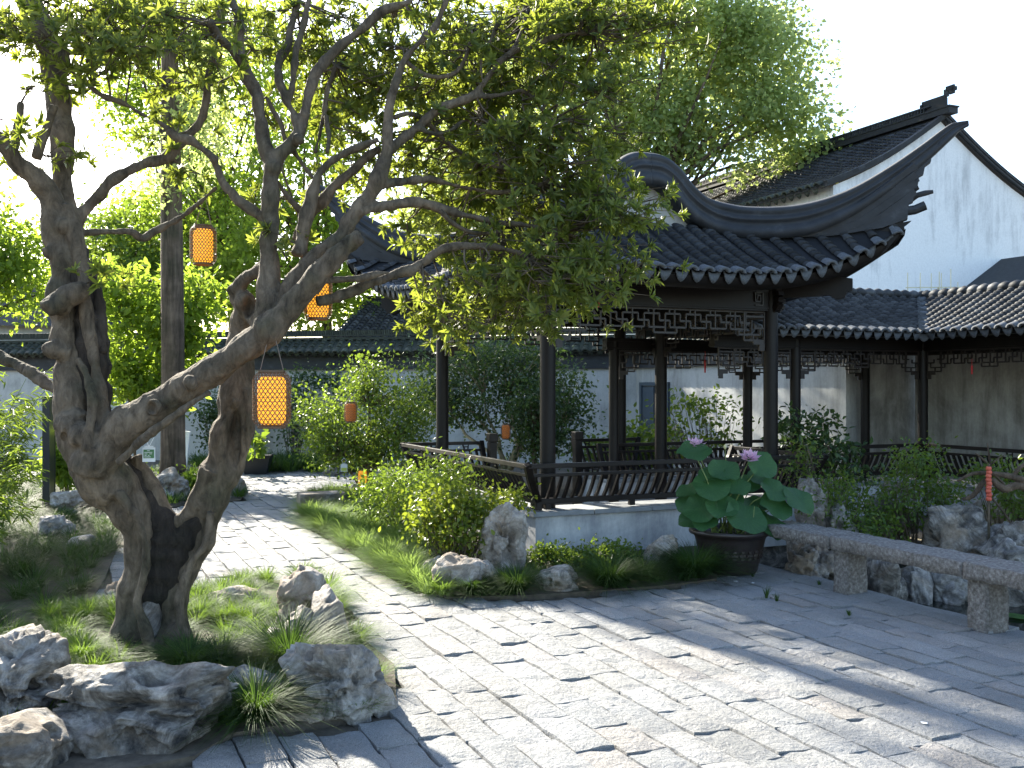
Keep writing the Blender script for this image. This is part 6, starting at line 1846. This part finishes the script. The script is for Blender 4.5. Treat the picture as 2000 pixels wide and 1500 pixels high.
Y = 14.9
b = gnd(722, Y)
shrub('round_shrub', 'leafy round garden tree with a small lantern hung in front of it', b, [E(700, 830, Y, 95, 80, .7, 1), E(640, 850, Y, 60, 60, .6, .6), E(770, 840, Y, 80, 90, .7, 1), E(710, 750, Y, 50, 45, .5, .4), E(725, 715, Y, 30, 24, .3, .14), E(800, 800, Y, 50, 70, .6, .5), E(610, 800, Y, 34, 34, .4, .2), E(680, 895, Y, 70, 26, .5, .3)],
      260, 46, .15, .062, 'leaf_mid', [([b, W(722, 935, Y), W(715, 900, Y), W(690, 870, Y)], .05), ([W(720, 940, Y), W(700, 945, Y - .1), W(680, 915, Y - .2), W(672, 890, Y - .2)], .03), ([W(722, 930, Y), W(745, 890, Y), W(770, 850, Y)], .045), ([W(722, 920, Y), W(720, 860, Y), W(722, 790, Y)], .04)], sr=.012)
Y = 16.6
b = gnd(985, Y)
shrub('spreading_shrub', 'dark glossy many stemmed tree spreading behind the pavilion', b, [E(960, 760, Y, 110, 70, .9, 1), E(1060, 770, Y, 90, 80, .9, 1), E(880, 740, Y, 80, 60, .8, .6), E(1000, 690, Y, 90, 40, .8, .6), E(1095, 830, Y, 40, 60, .6, .4), E(860, 790, Y, 50, 50, .6, .4), E(1050, 860, Y, 50, 40, .5, .3)],
      280, 46, .17, .075, 'leaf_dark', [([b, W(985, 900, Y), W(960, 850, Y), W(920, 800, Y)], .05), ([b, W(1000, 890, Y), W(1030, 850, Y), W(1060, 810, Y)], .05), ([b, W(965, 890, Y), W(910, 850, Y), W(880, 800, Y)], .04), ([b, W(1010, 870, Y - .2), W(1000, 820, Y - .2), W(990, 770, Y)], .045), ([b, W(975, 860, Y), W(950, 810, Y), W(945, 770, Y)], .035), ([b, W(1015, 880, Y), W(1080, 850, Y), W(1100, 820, Y)], .03)], 'bark_pale', sr=.016)
b = gnd(1045, 15.6)
shrub('shrub', 'slim dark stemmed shrub right of the tiny orange lantern', b, [E(1045, 800, 15.6, 40, 60, .4, 1), E(1060, 850, 15.6, 40, 30, .4, .5)], 60, 50, .12, .07, 'leaf_dark', [([b, W(1043, 900, 15.6), W(1040, 820, 15.6)], .055)])
# plants seen through the right half of the pavilion
b = gnd(1390, 15.8)
shrub('loose_shrub', 'loose shrub with fresh leaves before the sunlit wall', b, [E(1330, 800, 15.8, 50, 34, .4, .8), E(1390, 790, 15.8, 60, 26, .4, .8), E(1420, 830, 15.8, 36, 36, .4, .6), E(1360, 850, 15.8, 60, 34, .4, .8), E(1290, 850, 15.6, 40, 36, .4, .6), E(1250, 830, 15.6, 24, 46, .3, .4)], 62, 13, .12, .10, 'leaf_mid', None, sr=.008, every=1, six=True, aspect=.25)
b = gnd(1255, 15.0)
shrub('loose_shrub', 'low leafy shrub in front of the dark doorway', b, [E(1250, 870, 15.0, 60, 30, .5, 1), E(1180, 880, 15, 40, 20, .4, .4)], 60, 22, .10, .09, 'leaf_mid', None, sr=.006, six=True)
b = gnd(1590, 12.9)
shrub('potted_shrub', 'leafy shrub climbing by the corridor columns at the pavilion corner', Vector((3.95, 12.0, 0)), [E(1540, 840, 12.0, 30, 40, .25, .7), E(1600, 850, 12.0, 40, 36, .3, 1), E(1630, 890, 11.6, 50, 26, .3, .9), E(1560, 890, 12, 40, 26, .3, .6), E(1680, 930, 11.2, 40, 22, .25, .5)], 90, 14, .10, .085, 'leaf_dark', None, sr=.006, six=True, aspect=.25)
# azaleas of the rockery
Y = 9.8
shrub('azalea', 'bright green azalea bush spreading over the rockery behind the bench', gnd(1780, Y), [E(1790, 925, Y, 50, 34, .3, .8), E(1720, 985, Y, 70, 40, .35, 1), E(1800, 985, Y, 70, 40, .35, 1), E(1700, 1030, Y - .3, 70, 22, .3, .8), E(1780, 895, Y, 40, 24, .25, .5), E(1840, 960, Y, 34, 34, .25, .5), E(1600, 985, Y, 50, 26, .25, .35)],
      190, 18, .085, .050, 'leaf_mid', None, sr=.006, six=True, aspect=.24, every=3)
shrub('azalea', 'sparse azalea sprigs at the right edge of the rockery', gnd(1960, 9.9), [E(1960, 930, 9.9, 60, 30, .3, .8), E(1980, 980, 9.7, 40, 30, .25, .7)], 60, 20, .075, .05, 'leaf_mid', None, sr=.006, six=True, aspect=.24)
shrub('azalea', 'thin azalea sprays arching beside the lotus', gnd(1640, 9.9), [E(1630, 960, 9.9, 60, 34, .3, 1), E(1560, 900, 10.4, 30, 50, .2, .5)], 60, 14, .07, .05, 'leaf_mid', None, sr=.005, six=True, aspect=.24, every=1)
bt = thing('bare_shrub', 'bare grey branching shrub at the right edge over the rockery', 'shrub', gnd(2010, 9.3))
m = MB()
for l in (D_([(2060, 1010, 12), (2000, 950, 9), (1960, 955, 8), (1930, 935, 6), (1900, 968, 5), (1880, 975, 3)], 9.3), D_([(2040, 960, 9), (1990, 935, 7), (1940, 925, 5), (1900, 925, 4), (1870, 940, 2)], 9.3), D_([(1975, 935, 4), (1990, 915, 4), (2010, 900, 3)], 9.3), D_([(1935, 925, 3), (1932, 890, 2), (1928, 865, 1)], 9.3), D_([(1928, 905, 2), (1915, 893, 2), (1905, 885, 1)], 9.3), D_([(1940, 925, 3), (1960, 945, 2), (1968, 962, 2)], 9.3), D_([(1930, 965, 2), (1960, 1000, 2), (1985, 1040, 2)], 9.3), D_([(1932, 910, 2), (1950, 895, 1.5), (1960, 890, 1)], 9.3)):
    P, R = spline(l, 3); m.tube([p - bt.location for p in P], R, 6)
m.build('branch', M['bark_far'], bt, True)

# shrubs in the bed before the pavilion
Y = 9.5
shrub('fresh_shrub', 'yellow green leafy shrub behind the standing pitted rock', gnd(888, 8.95), [E(880, 990, 9.0, 60, 40, .3, 1), E(930, 995, 9.1, 44, 36, .3, .7), E(840, 1005, 9.0, 44, 40, .3, .7), E(900, 1045, 8.9, 56, 26, .28, .5), E(985, 972, 9.3, 44, 14, .2, .3)], 170, 18, .08, .052, 'leaf_nandina', None, sr=.005, six=True, every=2, aspect=.3)
shrub('feathery_shrub', 'feathery nandina shrub along the left side of the pavilion plinth', gnd(800, 11.2), [E(790, 950, 11.2, 60, 30, .5, 1), E(840, 960, 10.6, 60, 30, .5, 1), E(740, 960, 12.0, 50, 30, .5, .8), E(880, 930, 10.4, 40, 18, .3, .4), E(770, 985, 11, 60, 22, .4, .6), E(830, 1000, 10.2, 50, 22, .4, .5)], 270, 28, .12, .060, 'leaf_mid', None, sr=.005, every=3, aspect=.2)
shrub('ground_shrub', 'low clover green ground shrub at the foot of the plinth', gnd(1110, 9.0), [E(1080, 1085, 9.1, 40, 14, .15, .6), E(1140, 1095, 8.95, 50, 16, .15, .9), E(1190, 1085, 8.9, 50, 20, .15, .9), E(1230, 1095, 8.95, 30, 14, .15, .5)], 140, 30, .055, .035, 'leaf_mid', None, sr=.003, every=4, aspect=.4)
# small bright tree left of the straight trunk
Y = 18.6
shrub('bright_shrub', 'small tree with drooping bright leaves between the old trunk and straight tree', gnd(265, Y), [E(270, 740, Y, 70, 36, .5, .8), E(330, 640, Y, 60, 50, .5, .9), E(250, 590, Y, 60, 70, .5, .9), E(380, 590, Y, 40, 60, .4, .6), E(230, 700, Y, 30, 40, .3, .4), E(300, 780, Y, 40, 16, .3, .3), E(360, 680, Y, 30, 30, .3, .3)], 230, 24, .21, .16, 'leaf_bright', [([gnd(265, Y), W(262, 830, Y), W(275, 790, Y), W(270, 740, Y)], .03), ([W(262, 830, Y), W(240, 720, Y), W(250, 620, Y)], .025), ([W(275, 790, Y), W(330, 700, Y), W(350, 610, Y)], .025)], 'bark', sr=.010, six=True, aspect=.26)
shrub('bright_shrub', 'sunlit low leaves behind the black signboard', gnd(132, 13.9), [E(128, 900, 13.9, 22, 34, .3, 1), E(122, 860, 13.9, 16, 20, .2, .3)], 40, 22, .10, .13, 'leaf_bright', None, sr=.005, six=True, aspect=.34)
shrub('bright_shrub', 'sunlit weeds beside the holed rock under the straight tree', gnd(380, 15), [E(378, 935, 15, 18, 14, .2, 1), E(275, 925, 15, 12, 10, .2, .4)], 24, 22, .07, .07, 'leaf_bright', None, sr=.004, six=True)
# plants against the back wall
def wall_climber(px, py, rx, ry, Yw, label, n, lm='leaf_dark'):
    b = gnd(px, Yw); shrub('wall_climber', label, b, [E(px, py, Yw, rx, ry, .12, 1)], n, 26, .16, .09, lm, None, sr=.012, every=2, inner=.1, cat='climber')
wall_climber(430, 815, 50, 60, 22.0, 'slender bushy plant against the back wall behind the right trunk', 60)
wall_climber(575, 800, 34, 80, 21.7, 'thin climber spreading up the back wall by the largest lantern', 46)
wall_climber(640, 745, 60, 24, 21.6, 'wispy vine trailing under the dark wall band', 22)
pp = thing('wall_planter', 'dark square planter standing against the back wall', 'planter', G(502, 925), .1)
m = MB(); m.add([(-.20, -.2, 0), (.20, -.2, 0), (.20, .2, 0), (-.20, .2, 0), (-.28, -.26, .36), (.28, -.26, .36), (.28, .26, .36), (-.28, .26, .36)], [(0, 1, 5, 4), (1, 2, 6, 5), (2, 3, 7, 6), (3, 0, 4, 7), (4, 5, 6, 7)]); m.bar((-.29, -.27, .35), (.29, -.27, .35), .04, .04); m.build('planter_box', M['black_metal'], pp)
shrub('lotus_seedling', 'broad leaved plant growing in the dark planter by the wall', G(502, 925) + Vector((0, .05, .36)), [E(505, 870, 18.5, 18, 20, .2, 1)], 9, 5, .07, .17, 'leaf_mid', None, sr=.008, every=1, six=True, aspect=.42, cat='plant')

# bamboo at the left edge
bb = thing('bamboo', 'clump of arching bamboo with sunlit yellow green leaves at the left edge', 'bamboo', gnd(20, 8.2))
m = MB(); hubs = []; B = np.array(bb.location[:])
for i in range(40):
    bx = rng.uniform(-210, 10); Yb = rng.uniform(7.4, 9.6); p0 = np.array(gnd(bx, Yb)[:]) - B
    H = rng.uniform(.9, 2.5); lean = np.array([rng.normal() * .22 + .05, rng.normal() * .2, 0])
    pts = []
    for s in range(7):
        q = s / 6; pts.append(p0 + lean * q * q * H * .6 + np.array([0, 0, H * q - .12 * H * q ** 3]))
    m.tube(pts, [.0075 * (1 - .75 * s / 6) for s in range(7)], 6, cap=False)
    for s in range(26):
        q = rng.uniform(.38, 1.0); j = min(5, int(q * 6)); h = pts[j] + (pts[j + 1] - pts[j]) * (q * 6 - j)
        hh = h + rng.normal(size=3) * np.array([.13, .13, .06]); wp = hh + B
        if not (70 < 1000 + F_PX * wp[0] / wp[1] < 112 and wp[2] < 1.5 and rng.random() < .9): hubs.append(hh)
m.build('culm', M['stalk'], bb, True)
hubs = np.array(hubs); k = 9; c = np.repeat(hubs, k, 0); n = len(c)
az = rng.uniform(0, 6.28, n); D = unit(np.stack([np.cos(az), np.sin(az), rng.uniform(-.7, .25, n)], 1)); N = unit(np.stack([np.zeros(n), np.zeros(n), np.ones(n)], 1) + rand_dirs(n) * .4)
L = rng.uniform(.07, .14, n); V, Fc = leaves6(c + rng.normal(size=(n, 3)) * .03, D, N, L, L * .075, .2, .25)
obj('foliage', mesh_np('foliage', [(V, Fc, 0)], M['bamboo_leaf'], False), bb)

# ------------------------------------------------------------------ grass
sun_side = lambda p: False
isl = scatter_poly(bed_island, 190, .01, lambda p: (Vector((p[0], p[1])) - Vector((hero.location.x + .05, hero.location.y))).length < .27 or p[1] < 4.75)
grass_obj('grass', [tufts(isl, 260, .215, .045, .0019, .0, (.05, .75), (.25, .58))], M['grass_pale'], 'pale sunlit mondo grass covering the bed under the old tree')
lft = scatter_poly(bed_left, 420, .0)
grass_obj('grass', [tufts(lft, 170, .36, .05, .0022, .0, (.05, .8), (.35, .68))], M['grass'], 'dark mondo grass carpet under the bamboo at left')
edge = [G(x, y) for (x, y) in ((592, 985), (650, 968), (720, 972), (770, 1010), (800, 1050), (815, 1100), (838, 1160), (800, 1140), (740, 1108), (690, 1076), (640, 1046), (596, 1012))]
rgt = scatter_poly(edge, 230, .0)
grass_obj('grass', [tufts(rgt, 210, .36, .045, .0024, .0, (.05, .8), (.35, .68))], M['grass_sun_painted'], 'pale arching grass bank along the right side of the path')
rg2 = scatter_poly(bed_right, 130, .0, lambda p: p[1] > 9.6)
grass_obj('grass', [tufts(rg2, 50, .13, .06, .0024)], M['grass'], 'dark grass growing at the foot of the plinth')
wl = [(W(x, 900, Yw).x, Yw, 0) for x, Yw in [(rng.uniform(380, 720), rng.uniform(19.3, 21.4)) for _ in range(260)]]
grass_obj('grass', [tufts(wl, 36, .42, .16, .006)], M['grass'], 'strip of dark grass under the back wall')
tb = scatter_poly(bed_tree, 90, .03)
grass_obj('grass', [tufts(tb, 40, .25, .1, .004)], M['grass'], 'grass round the foot of the straight tree')
gt = 'clumps of grass'
def tuft_px(px, py, hpx, label, n=420, mat='grass', Y=None, z=0.03):
    p = G(px, py) if Y is None else W(px, py, Y)
    L = hpx * p.y / F_PX * 1.75
    o = grass_obj('grass_tuft', [tufts([(0, 0, 0)], int(n * 2.2), L, L * .17, .0020, 0, (.05, .85), (.35, .7))], M[mat], label, 'grass tuft', False, gt)
    o.location = (p.x, p.y, p.z if Y else z)
tuft_px(500, 1415, 92, 'dark grass tuft between the big hollow rock and the jagged rock', 520)
tuft_px(566, 1312, 88, 'dark grass tuft just left of the jagged corner rock', 560)
tuft_px(370, 1325, 72, 'dark grass tuft in front of the old trunk', 480)
tuft_px(430, 1318, 60, 'dark grass tuft right of the old trunk base', 420)
tuft_px(615, 1188, 62, 'yellow tipped grass tuft growing on the upright sunlit rock', 260, 'grass_pale', 6.9)
tuft_px(1356, 1132, 78, 'biggest dark grass tuft beside the lotus pot', 700)
tuft_px(1252, 1138, 58, 'dark grass tuft in front of the grey split rock', 420)
tuft_px(1190, 1150, 76, 'broad dark grass tuft at the middle of the plinth', 620)
tuft_px(1010, 1160, 56, 'grass tuft below the standing pitted rock', 460)
tuft_px(922, 1166, 50, 'grass tuft below the rounded brown rock', 420)
tuft_px(866, 1168, 36, 'small sunlit grass tuft at the tip of the bed', 220, 'grass_pale')
tuft_px(160, 1300, 60, 'sunlit grass tuft behind the craggy dark rock', 420, 'grass_pale')
for i, (x, y, h, lb) in enumerate(((1497, 1168, 26, 'thin weed in the paving nearest the lotus pot'), (1517, 1174, 20, 'short weed in the paving joint beside the thin one'), (1659, 1202, 14, 'tiny weed in the paving by the first bench leg'), (1600, 1142, 10, 'flat weed at the foot of the first bench leg'), (1470, 1126, 14, 'small weed at the foot of the lotus pot'))):
    p = G(x, y); o = grass_obj('weed', [tufts([(0, 0, 0)], 26, h * p.y / F_PX * 1.2, .012, .0022, 0, (.05, .4), (.05, .3))], M['grass'], lb, 'weed', False, 'weeds in the paving joints'); o.location = (p.x, p.y, 0)
